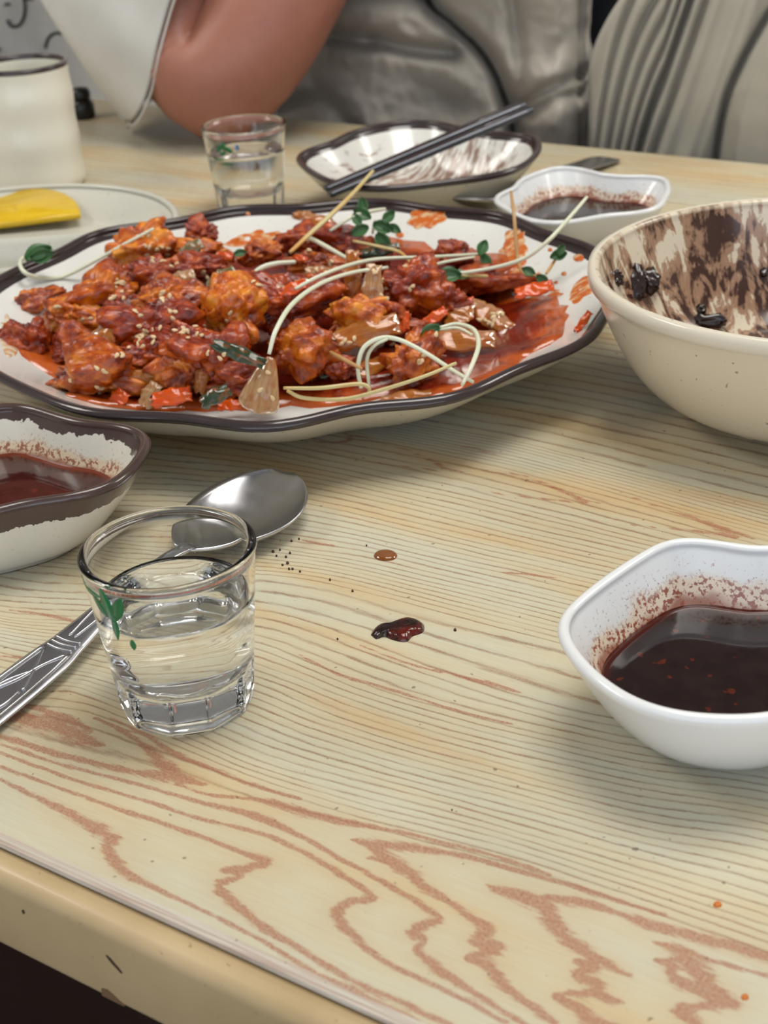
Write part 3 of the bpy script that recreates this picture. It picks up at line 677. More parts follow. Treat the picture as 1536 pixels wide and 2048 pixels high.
# ------------------------------------------------------------------ spoons and chopsticks
t = NT('brushed_steel'); c = t.co()
t.p(Base_Color=srgb(196, 196, 200), Metallic=1.0, Roughness=t.ramp(t.noise(c, 160, 3), [(.3, .20), (.7, .27)]))
M_steel = t.m
t = NT('dull_steel_relief'); c = t.co(); t.p(Base_Color=srgb(132, 128, 132), Metallic=1.0, Roughness=.32); M_steel2 = t.m
t = NT('dark_steel'); c = t.co(); t.p(Base_Color=t.mix(t.noise(c, 60, 2), srgb(70, 72, 78), srgb(104, 106, 112)), Metallic=.9, Roughness=.35); M_dsteel = t.m
def spoon(tip, end, label, LB=.064, WB=.0225, total=None, relief=True, handle_mat=None, hw=1.0, hz=1.0, lift=0.0):
    """tip and end: world xy of bowl tip and handle end; local +x runs from the bowl to the handle end"""
    tip = np.array(tip[:2]); end = np.array(end[:2]); d = end-tip; Ltot = total or np.linalg.norm(d); yaw = math.atan2(d[1], d[0])
    root = empty('spoon', (tip[0], tip[1], lift)); root.rotation_euler = (0, math.asin(lift/Ltot), yaw); tag(root, label, 'spoon', 'steel spoons')
    # bowl
    nx, ny = 40, 24; top = []; bot = []
    for i in range(nx+1):
        s = i/nx; x = LB*s
        wd = WB*(math.sin(math.pi*min(1, s*.97+.008)**.80))**.62 if s < .985 else WB*.18
        wd = max(wd, .0032 if s > .9 else .0006)
        edge = .0120-.0026*math.sin(math.pi*s)-.0014*s
        dp = .0078*math.sin(math.pi*min(1, s*.98+.01))**.75
        r1 = []; r2 = []
        for j in range(ny+1):
            v = -1+2*j/ny; z = edge-dp*(1-v*v)**.8
            r1.append((x, wd*v, z)); r2.append((x, wd*v, z-.0011))
        top.append(r1); bot.append(r2)
    rings = [a+list(reversed(b)) for a, b in zip(top, bot)]
    link('spoon_bowl', rings_mesh('spoon_bowl', rings, True, True), M_steel, root)
    # handle
    pr_ = [(LB-.004, .0033, .0086, .0011), (LB+.008, .0030, .0104, .0014), (LB+.022, .0034, .0102, .0014), (LB+.045, .0046, .0076, .0013), (LB+.060, .0056, .0056, .0013), (LB+.064, .0060, .0052, .0013), (LB+.075, .0074, .0043, .0012), (LB+.10, .0080, .0030, .0012), (Ltot-.006, .0084, .0022, .0012), (Ltot-.001, .0074, .0020, .0011), (Ltot, .0050, .0020, .0009)]
    rg = []
    for x, wd, z, h in spline(pr_, 60):
        wd *= 1+(hw-1)*min(1, max(0, (x-LB-.02)/.04)); z = .0016+(z-.0016)*hz if x > LB+.004 else z
        rg.append([(x, wd*math.cos(a), z+h*math.copysign(abs(math.sin(a))**.7, math.sin(a))) for a in np.linspace(0, 2*math.pi, 20, endpoint=False)])
    hm = handle_mat or M_steel
    hd = link('handle', rings_mesh('handle', rg, True, True), hm, root)
    if relief:
        zt = lambda x: float(np.interp(x, [q[0] for q in pr_], [q[2]+q[3] for q in pr_]))-.0001
        def rel(pts, r=.00055):
            p3 = [(x, y, zt(x)) for x, y in spline(pts, 24)]; tube('relief_line', p3, r, M_steel, hd, 6)
        b = LB+.062
        for x in (b, b+.0022, b+.0044): rel([(x, -.0052), (x+.0006, 0), (x, .0052)], .0005)
        for sg in (-1, 1):
            rel([(b+.006, sg*.0056), (b+.03, sg*.0070), (Ltot-.006, sg*.0074)], .0006)
            rel([(b-.002, sg*.0012), (b-.016, sg*.0024), (b-.036, sg*.0022)], .0005)
        rel([(b+.007, -.0046), (b+.016, 0), (b+.027, .0048)])
        rel([(b+.007, .0046), (b+.014, .0012), (b+.023, -.0010), (b+.031, -.0048)])
        rel([(b+.018, .0002), (b+.026, -.004), (b+.036, -.0045), (b+.045, 0), (b+.036, .0042), (b+.027, .0040)])
        rel([(b+.046, 0), (b+.055, .004), (b+.066, .0045)]); rel([(b+.046, 0), (b+.055, -.004), (b+.066, -.0045)])
    return root
tipN = P(572, 968, .006)[:2]; endN = P(0, 1400, .003)[:2]; dN = (endN-tipN)/np.linalg.norm(endN-tipN)
spoon(tipN, tipN+dN*.212, 'steel spoon with patterned handle beside the front shot glass', hw=1.22)
tipF = np.array([.050, .848]); endF = np.array([.166, .991])
spoon(tipF, endF, 'steel spoon mostly hidden, its handle end showing behind the far white dish', relief=False, hw=1.35, hz=.55, lift=.011)
def chopstick(a, b, label, off=0.0):
    a = np.array(a); b = np.array(b); d = b-a; L = np.linalg.norm(d); rg = []
    root_rings = []
    X = d/L; Y = np.cross([0, 0, 1.0], X); Y /= np.linalg.norm(Y); Z = np.cross(X, Y)
    for s, wd, h in ((0, .0022, .0012), (.01, .0028, .0016), (.5, .0034, .0018), (.8, .0040, .0019), (.97, .0044, .0020), (1, .0040, .0018)):
        rg.append([tuple(a+X*L*s+Y*(off+wd*cx)+Z*h*cz_) for cx, cz_ in ((-1, -.6), (-.8, -1), (.8, -1), (1, -.6), (1, .6), (.8, 1), (-.8, 1), (-1, .6))])
    o = empty('chopstick', tuple(a)); tag(o, label, 'chopstick', 'flat steel chopsticks'); mm = rings_mesh('c', rg, True, True)
    mm.transform(Matrix.Translation(-Vector(a)))
    link('shaft', mm, M_dsteel, o, smooth=False)
    q = [tuple(X*L*s+Y*off+Z*(.0016)) for s in (.72, .80, .88, .95)]
    tube('engraving', q, .0005, M_steel2, o, 6)
ca = P(650, 386, .034); cb_ = P(1052, 216, .062)
chopstick(ca, cb_, 'dark steel chopstick nearer the front, laid across the used dish', -.0050)
chopstick(ca+np.array([.002, .002, .0004]), cb_+np.array([.001, .001, .0008]), 'dark steel chopstick behind its pair, laid across the used dish', .0050)

# ------------------------------------------------------------------ the food
def pz(x, y): return PL.zin(x, y)[0]
# sauce pool: outline traced in pixels, drawn on the plate surface
t = NT('sweet_red_sauce'); c = t.co(); e = t.attr('edge')
n = t.noise(c, 90, 4, .6, .4)
col = t.ramp(n, [(.3, srgb(92, 18, 8)), (.7, srgb(132, 36, 12))])
col = t.mix(t.step(t.math('ADD', e, t.math('MULTIPLY', t.math('SUBTRACT', n, .5), .22)), .84, 1.0), col, srgb(200, 92, 30))
t.p(Base_Color=col, Roughness=.12, Coat_Weight=.5, Coat_Roughness=.05); t.bump(t.noise(c, 260, 3, .6), .25, .001); M_sauce = t.m
t = NT('thin_orange_smear'); c = t.co(); e = t.attr('edge'); n = t.noise(t.scale(c, 170, 260, 170), 1, 3, .6)
a_ = t.math('SUBTRACT', n, t.math('MULTIPLY', t.step(e, .92, 1.0), .12))
t.p(Base_Color=t.mix(t.step(a_, .34, .56), srgb(226, 190, 146), srgb(206, 104, 38)), Roughness=.2); M_smear = t.m
t = NT('pale_tan_smear'); c = t.co(); n = t.noise(c, 260, 3, .6)
t.p(Base_Color=t.mix(t.step(n, .4, .6), srgb(226, 214, 192), srgb(206, 160, 110)), Roughness=.25); M_tan = t.m
def hit(px, py, surf, lift=0.0, z0=.075):
    r = ray(px, py); t0 = (z0-H)/r[2]; t1 = (-.001-H)/r[2]; q = None
    for s_ in np.linspace(t0, t1, 400):
        q = CAM+r*s_
        if surf(q[0], q[1])+lift >= q[2]: return q
    return q
def blob_on_plate(name, outline, mat, h, label, cat, group=None, wob=.05, surf=None, nr=12, edge_th=.0004):
    q = np.array([hit(x, y, surf or pz, h*.3, .034 if surf is None else .01)[:2] for x, y in outline])
    q = np.vstack([spline(np.vstack([q, q[:1]]), 97)[:-1]]); c0 = q.mean(0)
    rings = []; ed = []
    for k in np.linspace(1, .02, nr):
        ring = []
        for i, p in enumerate(q):
            w_ = 1+wob*noise.noise(Vector((p[0]*190, p[1]*190, 1.7)))*(k > .6)
            x, y = c0+(p-c0)*k*w_
            hh = h*(1-k**6) + .0005*noise.noise(Vector((x*120, y*120, 3)))*(1-k)
            ring.append((x-c0[0], y-c0[1], (surf or pz)(x, y)+edge_th*.5+max(0, hh)))
        rings.append(ring); ed.append(k)
    # underside just under the plate surface line so that the patch has a body
    rings.insert(0, [(a, b, z-edge_th) for a, b, z in rings[0]]); ed.insert(0, 1)
    me = rings_mesh(name, rings, False, True); attr(me, 'edge', np.repeat(ed, len(q)))
    o = link(name, me, mat); o.location = (c0[0], c0[1], 0); tag(o, label, cat, group); return o
blob_on_plate('red_sauce', [(60, 660), (40, 700), (110, 750), (150, 790), (260, 812), (420, 815), (560, 812), (700, 800), (800, 792), (905, 778), (990, 745), (1070, 700), (1120, 668), (1138, 630), (1128, 600), (1085, 585), (1040, 590), (1010, 560), (1030, 520), (960, 500), (860, 488), (740, 470), (640, 460), (520, 490), (420, 500), (300, 520), (200, 580), (110, 610)],
              M_sauce, .0048, 'glossy red sweet-and-sour sauce pooled under the chicken', 'sauce')
SM = [([(820, 432), (835, 420), (868, 420), (888, 426), (880, 446), (850, 456), (826, 452)], 'round orange sauce smear near the back rim of the plate'),
      ([(1140, 585), (1150, 570), (1178, 556), (1186, 565), (1180, 590), (1155, 605), (1132, 602)], 'streaky orange sauce smear by the right rim of the plate'),
      ([(440, 487), (470, 470), (530, 462), (560, 470), (530, 488), (480, 498)], 'orange sauce smear behind the pile, near the back rim'),
      ([(1000, 500), (1012, 470), (1040, 452), (1050, 480), (1046, 520), (1020, 530)], 'pale orange smear below the upright brown sprout'),
      ([(1010, 560), (1050, 545), (1100, 560), (1130, 590), (1100, 600), (1040, 600)], 'orange smear at the right end of the sauce pool'),
      ([(640, 470), (600, 480), (570, 500), (560, 520), (600, 520), (650, 500)], 'orange smear behind the tall sprout stem')]
for pl, lb in SM: blob_on_plate('sauce_smear', pl, M_smear, .0002, lb, 'sauce smear', 'sauce smears on the plate', .45, edge_th=.0002)
blob_on_plate('sauce_smear', [(2, 645), (14, 635), (30, 655), (38, 680), (30, 710), (14, 712), (2, 690)], M_tan, .0004, 'tan greasy smear at the left end of the plate', 'sauce smear', 'sauce smears on the plate', .25)
for x, y, r, lb in ((1158, 516, 9, 'orange sauce drop near the right rim of the plate'), (1128, 548, 5, 'tiny sauce drop beside the right sprout leaf'), (1112, 566, 4, 'tiny sauce drop right of the sauce pool'), (800, 470, 7, 'small sauce drop right of the leaf cluster'), (1010, 498, 4, 'tiny sauce drop left of the upright brown sprout'), (496, 428, 4, 'tiny sauce drop on the back rim slope'), (1100, 500, 4, 'tiny sauce drop left of the white rim leaf')):
    blob_on_plate('sauce_drop', [(x+r*1.2*math.cos(a), y+r*.8*math.sin(a)) for a in np.linspace(0, 2*math.pi, 8, endpoint=False)], M_smear, .0006, lb, 'sauce drop', 'sauce drops on the plate', .2, nr=5)

# chicken
def chicken_mat(i):
    t = NT('glazed_chicken'); c = t.co(); off = t.n('VectorMath', props=dict(operation='ADD'), i0=c, i1=(i*.37, i*.19, i*.53))
    n = t.noise(off, 1.7, 4, .6); n2 = t.noise(off, 6.0, 3, .6)
    lo, mi, hi = ((srgb(108, 30, 4), srgb(176, 72, 8), srgb(222, 124, 24)), (srgb(92, 20, 3), srgb(152, 48, 6), srgb(202, 92, 16)), (srgb(142, 50, 6), srgb(208, 98, 10), srgb(236, 152, 44)))[i]
    col = t.ramp(n, [(.34, lo), (.48, mi), (.64, hi)])
    col = t.mix(t.math('MULTIPLY', t.ramp(n2, [(.48, 0.0), (.68, 1.0)]), .32), col, lo)
    t.p(Base_Color=col, Roughness=t.ramp(n2, [(.3, .10), (.7, .26)]), Coat_Weight=.25, Coat_Roughness=.05)
    t.bump(t.noise(off, 9.0, 4, .6), .35, .0015); return t.m
M_ch = [chicken_mat(0), chicken_mat(1), chicken_mat(2)]
FOOD = []
def chicken_mesh(seed, craggy=1.0):
    bm = bmesh.new(); bmesh.ops.create_icosphere(bm, subdivisions=5, radius=1.0)
    rnd = random.Random(seed); o = Vector((rnd.uniform(-50, 50), rnd.uniform(-50, 50), rnd.uniform(-50, 50)))
    lobes = [(Vector((rnd.gauss(0, 1), rnd.gauss(0, 1), rnd.gauss(0, .7))).normalized(), rnd.uniform(.22, .55), rnd.uniform(4, 14)) for _ in range(9)]
    for v in bm.verts:
        p = v.co.copy(); r = .62
        for d, a, k in lobes: r += a*math.exp(k*(p.dot(d)-1))
        vd = noise.voronoi(p*2.3+o)[0]; vd2 = noise.voronoi(p*5.0+o)[0]
        r += .34*(.55-vd[0])+.17*(.5-vd2[0])
        r += .30*noise.noise(p*1.3+o)+.20*craggy*noise.noise(p*2.6+o)+.05*noise.noise(p*8+o)+.02*noise.noise(p*16+o)
        v.co = p*r
    me = bpy.data.meshes.new('chicken'); bm.to_mesh(me); bm.free(); return me
CH = [chicken_mesh(k) for k in range(9)]
E3 = np.array([0, .90, .43]); E3 /= np.linalg.norm(E3)
def basis(ang, tilt):
    """piece axes: x in the picture plane turned by ang, y leaning back by tilt from horizontal"""
    X0 = np.array([1.0, 0, 0]); V0 = np.array([0, math.cos(tilt), math.sin(tilt)]); a = math.radians(ang)
    X = math.cos(a)*X0+math.sin(a)*V0; Y = -math.sin(a)*X0+math.cos(a)*V0; return X, Y, np.cross(X, Y)
def place(o, q, ang, tilt, sx, sy, sz):
    X, Y, Z = basis(ang, math.radians(tilt))
    o.matrix_world = Matrix(((X[0]*sx, Y[0]*sy, Z[0]*sz, q[0]), (X[1]*sx, Y[1]*sy, Z[1]*sz, q[1]), (X[2]*sx, Y[2]*sy, Z[2]*sz, q[2]), (0, 0, 0, 1)))
# x, y, height of centre (mm), width px, height px, angle, material, label
CHK = [
 (58, 612, 21, 92, 58, 20, 0, 'pointed chicken piece at the far left tip of the pile'),
 (64, 690, 18, 72, 92, 80, 1, 'upright red chicken piece at the left end of the plate'),
 (137, 632, 27, 88, 76, -20, 2, 'bright orange chicken piece near the left end of the pile'),
 (206, 592, 30, 118, 70, 15, 0, 'chicken piece with sesame above the bright orange piece'),
 (280, 500, 33, 118, 84, 15, 2, 'chicken piece at the top back left of the pile'),
 (306, 552, 30, 118, 66, 5, 1, 'chicken piece under the top left piece'),
 (414, 508, 30, 104, 50, -8, 2, 'orange chicken piece at the back beside green pepper'),
 (398, 470, 30, 52, 42, 40, 1, 'small pointed chicken tip at the back of the pile'),
 (392, 546, 32, 96, 56, 0, 1, 'dark glazed chicken piece behind the carrot strip'),
 (322, 606, 36, 120, 78, 10, 0, 'chicken piece dotted with sesame in the middle left'),
 (458, 632, 34, 100, 104, -55, 2, 'chicken piece below the red carrot strip'),
 (286, 654, 34, 116, 74, 12, 1, 'reddish chicken piece above the curled onion'),
 (384, 690, 32, 132, 84, -18, 1, 'large dark red chicken piece with a row of sesame'),
 (290, 712, 26, 110, 60, 0, 1, 'chicken piece low in the left front of the pile'),
 (178, 752, 22, 148, 72, -8, 0, 'long knobbly chicken piece at the front left of the plate'),
 (366, 730, 24, 96, 80, 30, 0, 'rounded chicken piece behind the flat onion strip'),
 (448, 724, 26, 92, 74, 10, 1, 'chicken piece under the dark green leek strip'),
 (521, 508, 30, 44, 64, 80, 0, 'small upright chicken tip near the back middle'),
 (148, 700, 20, 84, 60, 10, 1, 'dark chicken piece under the bright orange one'),
 (596, 700, 26, 84, 118, 70, 0, 'tall chicken piece left of the central sauce hollow'),
 (560, 612, 32, 124, 98, 10, 1, 'dark glazed chicken piece in the centre of the pile'),
 (604, 486, 28, 66, 54, 0, 1, 'small dark chicken piece under the crossing stems'),
 (820, 580, 31, 112, 96, 5, 1, 'big shiny red chicken piece right of centre'),
 (700, 632, 30, 98, 66, 15, 2, 'orange chicken piece left of the pale onion slice'),
 (646, 590, 32, 96, 86, 0, 1, 'dark red chicken piece under the long white stem'),
 (656, 486, 26, 104, 58, -10, 1, 'chicken piece at the back beneath the tall stem'),
 (826, 724, 19, 108, 88, 35, 0, 'chicken piece inside the white stem loop'),
 (948, 562, 21, 150, 46, 2, 1, 'flat chicken piece at the right under the straw stems'),
 (912, 512, 22, 56, 36, 0, 1, 'small chicken piece at the back right by the green leaf'),
 (626, 534, 31, 96, 56, 0, 0, 'chicken piece with sesame at the back middle'),
 (736, 508, 25, 84, 48, 0, 1, 'dark chicken piece below the leaf cluster'),
 (888, 612, 22, 68, 52, 0, 1, 'small glazed piece right of the big shiny red chicken'),
 (500, 578, 33, 84, 60, 0, 0, 'chicken piece under the long onion strip'),
 (690, 738, 15, 74, 50, 0, 1, 'low chicken piece left of the white stem loop'),
 (240, 640, 28, 84, 70, 0, 1, 'dark chicken piece behind the curled onion'),
 (470, 760, 18, 100, 56, 0, 1, 'low dark piece behind the striped onion slice'),
 (780, 650, 22, 90, 54, 0, 1, 'dark piece below the big shiny red chicken'),
]
for i, (x, y, zz, wp, hp, an, mt, lb) in enumerate(CHK):
    q = P(x, y, zz*.001); k = depth(q)/FPX
    o = bpy.data.objects.new('chicken_piece', CH[i % 9].copy()); COL.objects.link(o)
    o.data.materials.append(M_ch[mt]); o.data.polygons.foreach_set('use_smooth', [True]*len(o.data.polygons))
    place(o, q, an, 45, wp*k*.5*1.36, hp*k*.5*1.40, (wp+hp)*.25*k*1.15)
    # roll each copy so that repeats look different
    o.matrix_world = o.matrix_world @ Matrix.Rotation(random.uniform(0, 6.28), 4, 'X')
    tag(o, lb, 'chicken', 'glazed chicken pieces'); FOOD.append(o)

# onion, carrot, greens
def slice_mat(name, a, b, tr, stripe=True):
    t = NT(name); c = t.co(); n = t.noise(t.scale(c, 1.0, 6, 2), 1, 2, .5); n2 = t.noise(c, 1.8, 2)
    col = t.mix(t.step(n, .32, .68), a, b); col = t.mix(t.math('MULTIPLY', t.step(n2, .48, .72), .45), col, srgb(184, 84, 26))
    t.p(Base_Color=col, Roughness=.12, Transmission_Weight=tr, Coat_Weight=.5, Coat_Roughness=.05, IOR=1.38); t.bump(n, .12, .003); return t.m
M_onion = slice_mat('glazed_onion', srgb(206, 152, 98), srgb(226, 188, 138), .45)
M_onion2 = slice_mat('orange_glazed_onion', srgb(200, 112, 34), srgb(218, 148, 66), .45)
M_carrot = slice_mat('carrot', srgb(212, 66, 8), srgb(228, 96, 18), 0.0)
M_leek = slice_mat('leek_green', srgb(34, 54, 32), srgb(58, 74, 44), .1)
M_pepper = slice_mat('greyish_green_pepper', srgb(104, 100, 62), srgb(150, 126, 80), .2)
def petal_mesh(bulge, cup, taper=.8, th=.07):
    nx, ny = 18, 8; top = []; bot = []
    for i in range(nx+1):
        a = -1+2*i/nx; wd = max(.12, math.sqrt(max(0, 1-taper*a*a)))
        r1 = []; r2 = []
        for j in range(ny+1):
            b = -1+2*j/ny; z = bulge*(1-a*a)-cup*b*b+.05*math.sin(5*a+3*b)+.03*math.sin(11*a)
            jx = .10*math.sin(7*b+2)+.06*math.sin(13*b); jy = .10*math.sin(6*a+1)+.05*math.sin(15*a)
            r1.append((a+jx*abs(a), (wd+jy)*b, z)); r2.append((a+jx*abs(a), (wd+jy)*b, z-th*(1-.5*b*b)))
        top.append(r1); bot.append(r2)
    return rings_mesh('petal', [p+list(reversed(r)) for p, r in zip(top, bot)], True, True)
def fan_mesh():
    nx, ny = 18, 12; top = []; bot = []
    for i in range(nx+1):
        s = i/nx; a = -1+2*s; wd = .95*(1-s)**.75+.10*s+.05
        wd *= math.sqrt(max(.04, 1-max(0, (.22-s)/.22)**2))
        r1 = []; r2 = []
        for j in range(ny+1):
            b = -1+2*j/ny; z = .16*(1-a*a)-.22*b*b+.03*math.sin(9*b)
            r1.append((a, wd*b, z)); r2.append((a, wd*b, z-.05))
        top.append(r1); bot.append(r2)
    return rings_mesh('fan', [p+list(reversed(r)) for p, r in zip(top, bot)], True, True)
PET = [petal_mesh(.10, .14, .50, .035), petal_mesh(.42, .34, .45, .05), petal_mesh(.20, .35, .80, .05), petal_mesh(.10, .05, .30, .14), fan_mesh()]
def slab(name, x, y, zz, wp, hp, ang, tilt, pet, mat, label, cat, group, zs=None):
    q = P(x, y, zz*.001); k = depth(q)/FPX; f = 1/max(.35, math.sin(math.radians(min(90, tilt+22))))
    a = abs(math.cos(math.radians(ang)))
    o = link(name, PET[pet].copy(), mat); sx = wp*k*.5*(a+(1-a)*f); sy = hp*k*.5*(a*f+(1-a)); place(o, q, ang, tilt, sx, sy, zs or (sx+sy)*.5)
    tag(o, label, cat, group); FOOD.append(o); return o
ON = [
 (204, 680, 34, 96, 44, 62, 50, 1, M_onion2, 'curled amber onion slice at the left of the pile'),
 (287, 752, 22, 112, 30, -6, 55, 2, M_onion2, 'long flat onion strip at the front left'),
 (526, 770, 22, 116, 96, 72, 62, 4, M_onion, 'striped fan-shaped onion slice at the front centre'),
 (540, 584, 40, 150, 40, 8, 50, 0, M_onion, 'long pale onion strip in the back centre'),
 (744, 584, 37, 104, 40, 82, 70, 0, M_onion, 'upright onion slice with sesame left of the red chicken'),
 (704, 556, 37, 104, 34, 86, 70, 0, M_onion2, 'upright thin onion slice in the middle of the pile'),
 (732, 664, 28, 130, 56, 14, 50, 0, M_onion2, 'broad golden onion slice in the centre right'),
 (916, 678, 19, 142, 44, -2, 32, 0, M_onion2, 'leaf-shaped golden onion slice under the green sprout leaf'),
 (980, 630, 18, 92, 42, -48, 30, 0, M_onion2, 'onion slice dotted with sesame at the right'),
 (920, 628, 20, 64, 44, 60, 32, 0, M_onion2, 'dull onion slice right of the big shiny red chicken'),
 (645, 452, 27, 84, 44, -28, 60, 2, M_onion2, 'orange onion wedge at the back of the pile'),
 (612, 436, 28, 54, 30, -20, 60, 2, M_onion2, 'orange onion tip poking up at the back'),
 (405, 750, 22, 72, 30, 75, 60, 1, M_onion2, 'thin onion curl at the front left of centre'),
 (735, 735, 14, 96, 32, 25, 35, 0, M_onion2, 'onion strip inside the sauce hollow'),
 (300, 790, 17, 52, 36, 60, 50, 0, M_onion, 'small purple-tinged onion piece near the front rim'),
 (1010, 690, 11, 80, 26, 4, 20, 0, M_onion2, 'sunken onion strip in the sauce at the right'),
 (820, 790, 12, 120, 22, 4, 20, 0, M_onion2, 'long onion strip along the front rim'),
 (640, 545, 36, 60, 26, -10, 50, 0, M_onion, 'short onion piece near the centre back'),
 (360, 560, 36, 60, 34, 20, 50, 0, M_onion, 'grey translucent onion piece at the upper left'),
]
for x, y, zz, wp, hp, an, tl, pk, mt, lb in ON: slab('onion_slice', x, y, zz, wp, hp, an, tl, pk, mt, lb, 'onion', 'onion slices among the chicken')
CA = [
 (440, 596, 43, 78, 20, 42, 55, 'thin red carrot strip lying on top of the pile'),
 (584, 578, 42, 58, 24, 22, 55, 'red carrot strip on the long onion strip'),
 (342, 794, 17, 78, 34, 8, 50, 'bright carrot slab at the front left by the rim'),
 (238, 796, 16, 34, 34, 50, 50, 'small carrot piece left of the bright slab'),
 (460, 810, 13, 48, 22, 0, 45, 'carrot chip at the front rim beside the dark leek'),
 (1068, 579, 24, 78, 26, 12, 35, 'flat carrot rhombus at the right of the plate'),
 (1166, 644, 31, 50, 15, 52, 50, 'red carrot strip stuck on the right rim slope'),
 (870, 634, 24, 52, 22, 30, 50, 'carrot strip right of the centre'),
 (804, 642, 26, 28, 44, 0, 55, 'carrot cube below the big shiny red chicken'),
 (682, 478, 27, 64, 34, -18, 50, 'orange carrot wedge at the back of the pile'),
 (632, 462, 30, 44, 20, -15, 50, 'small carrot piece by the orange onion wedge'),
 (448, 512, 34, 34, 16, -10, 50, 'carrot tip at the end of the back orange chicken'),
 (935, 604, 22, 30, 16, 20, 40, 'tiny carrot piece near the dull onion'),
 (900, 586, 24, 40, 14, 10, 40, 'tiny carrot strip under the straw stems'),
 (400, 582, 38, 46, 18, -15, 50, 'short carrot strip above the middle left chicken'),
 (1143, 494, 29, 34, 9, 68, 45, 'thin orange carrot shred on the back right rim'),
 (600, 516, 38, 30, 12, -20, 50, 'small red carrot shred near the centre back'),
]
for x, y, zz, wp, hp, an, tl, lb in CA: slab('carrot_strip', x, y, zz, wp, hp, an, tl, 3, M_carrot, lb, 'carrot', 'carrot pieces among the chicken')
GR = [
 (476, 706, 36, 110, 30, -26, 55, 0, M_leek, 'dark green leek strip in the front middle'),
 (430, 792, 20, 62, 34, 25, 55, 1, M_leek, 'dark green leek curl by the front rim'),
 (382, 498, 39, 48, 30, 30, 55, 0, M_pepper, 'green pepper piece on the back orange chicken'),
 (446, 562, 38, 62, 46, 30, 55, 0, M_pepper, 'greyish green pepper piece in the upper left'),
 (760, 500, 32, 76, 24, 8, 50, 0, M_leek, 'dark leek piece under the leaf cluster'),
 (668, 742, 14, 60, 20, 14, 35, 0, M_leek, 'sunken leek piece in the sauce hollow'),
]
for x, y, zz, wp, hp, an, tl, pk, mt, lb in GR: slab('green_vegetable', x, y, zz, wp, hp, an, tl, pk, mt, lb, 'vegetable', 'green vegetable pieces')

# sprouts
t = NT('white_sprout_stem'); c = t.co(); t.p(Base_Color=t.mix(t.noise(c, 40, 2), srgb(234, 233, 212), srgb(218, 223, 190)), Roughness=.3, Subsurface_Weight=.1, Subsurface_Radius=(.003, .003, .002)); M_stem = t.m
t = NT('straw_sprout_stem'); c = t.co(); t.p(Base_Color=t.mix(t.step(t.noise(c, 34, 2), .4, .6), srgb(214, 160, 84), srgb(214, 196, 140)), Roughness=.3); M_stem2 = t.m
t = NT('green_sprout_leaf'); c = t.co(); t.p(Base_Color=t.mix(t.noise(c, 120, 2), srgb(34, 78, 38), srgb(86, 128, 76)), Roughness=.35); M_leaf = t.m
M_stem3 = plain('brown_sprout_stem', srgb(190, 146, 92), .35)
def leaf_mesh():
    nx, ny = 10, 6; top = []; bot = []
    for i in range(nx+1):
        s = i/nx; wd = .33*math.sin(math.pi*min(1, s*.93+.05))**.9
        r1 = []; r2 = []
        for j in range(ny+1):
            b = -1+2*j/ny; z = -.25*(s-.3)**2+.22*abs(b)**1.5
            r1.append((s, wd*b, z)); r2.append((s, wd*b, z-.05))
        top.append(r1); bot.append(r2)
    return rings_mesh('leaf', [p+list(reversed(r)) for p, r in zip(top, bot)], True, True)
LEAF = leaf_mesh()
def sprout(pts, wpx, mat, label, leaves=()):
    """pts: (x px, y px, height mm); leaves: (x, y, height mm, length px, angle, tilt)"""
    q = np.array([P(x, y, z*.001) for x, y, z in pts]); c0 = q[0]; r = wpx*.5*depth(q.mean(0))/FPX
    root = empty('cress_sprout', tuple(c0)); tag(root, label, 'sprout', 'cress sprouts on the dish')
    n = max(8, len(pts)*7); s = spline(q-c0, n); rad_ = [r*(.8+.3*math.sin(math.pi*(i/(n-1))**.7)) for i in range(n)]
    tube('stem', s, rad_, mat, root, 8)
    for (x, y, z, L, an, tl) in leaves:
        p = P(x, y, z*.001); k = depth(p)/FPX; o = link('leaf', LEAF.copy(), M_leaf); X, Y, Z = basis(an, math.radians(tl)); sc = L*k
        o.parent = root; p = p-c0
        o.matrix_local = Matrix(((X[0]*sc, Y[0]*sc, Z[0]*sc, p[0]), (X[1]*sc, Y[1]*sc, Z[1]*sc, p[1]), (X[2]*sc, Y[2]*sc, Z[2]*sc, p[2]), (0, 0, 0, 1)))
sprout([(62, 516, 37), (46, 516, 38), (40, 530, 37), (54, 548, 34), (90, 556, 28), (130, 552, 26), (190, 522, 32), (250, 488, 40), (308, 457, 46)], 8, M_stem, 'long curved sprout hanging over the left rim of the plate',
       [(52, 522, 38, 58, 28, 40), (62, 518, 39, 48, 10, 65)])
sprout([(538, 708, 38), (552, 660, 46), (585, 608, 50), (640, 568, 50), (705, 545, 48), (775, 535, 44)], 9, M_stem, 'long white stem arching over the centre of the pile')
sprout([(590, 578, 44), (640, 552, 47), (700, 530, 46), (760, 518, 42), (860, 514, 36), (962, 508, 32)], 8, M_stem, 'long pale stem ending in a dark green leaf on the right', [(958, 512, 33, 36, 62, 55), (962, 510, 32, 34, -60, 45)])
sprout([(580, 505, 42), (622, 466, 46), (662, 430, 50), (705, 388, 54), (746, 342, 58)], 9, M_stem2, 'tall straw-coloured stem sticking up past the back rim')
sprout([(612, 472, 42), (650, 492, 42), (700, 520, 41)], 9, M_stem, 'short white stem slanting at the back of the pile')
sprout([(722, 776, 16), (716, 735, 25), (728, 695, 33), (762, 676, 36), (800, 680, 34), (850, 705, 30), (905, 740, 26), (946, 764, 24)], 9, M_stem, 'white stem looping over the front of the sauce')
sprout([(738, 772, 15), (734, 720, 26), (748, 692, 33), (775, 678, 36)], 7, M_stem, 'second thin white stem beside the front loop')
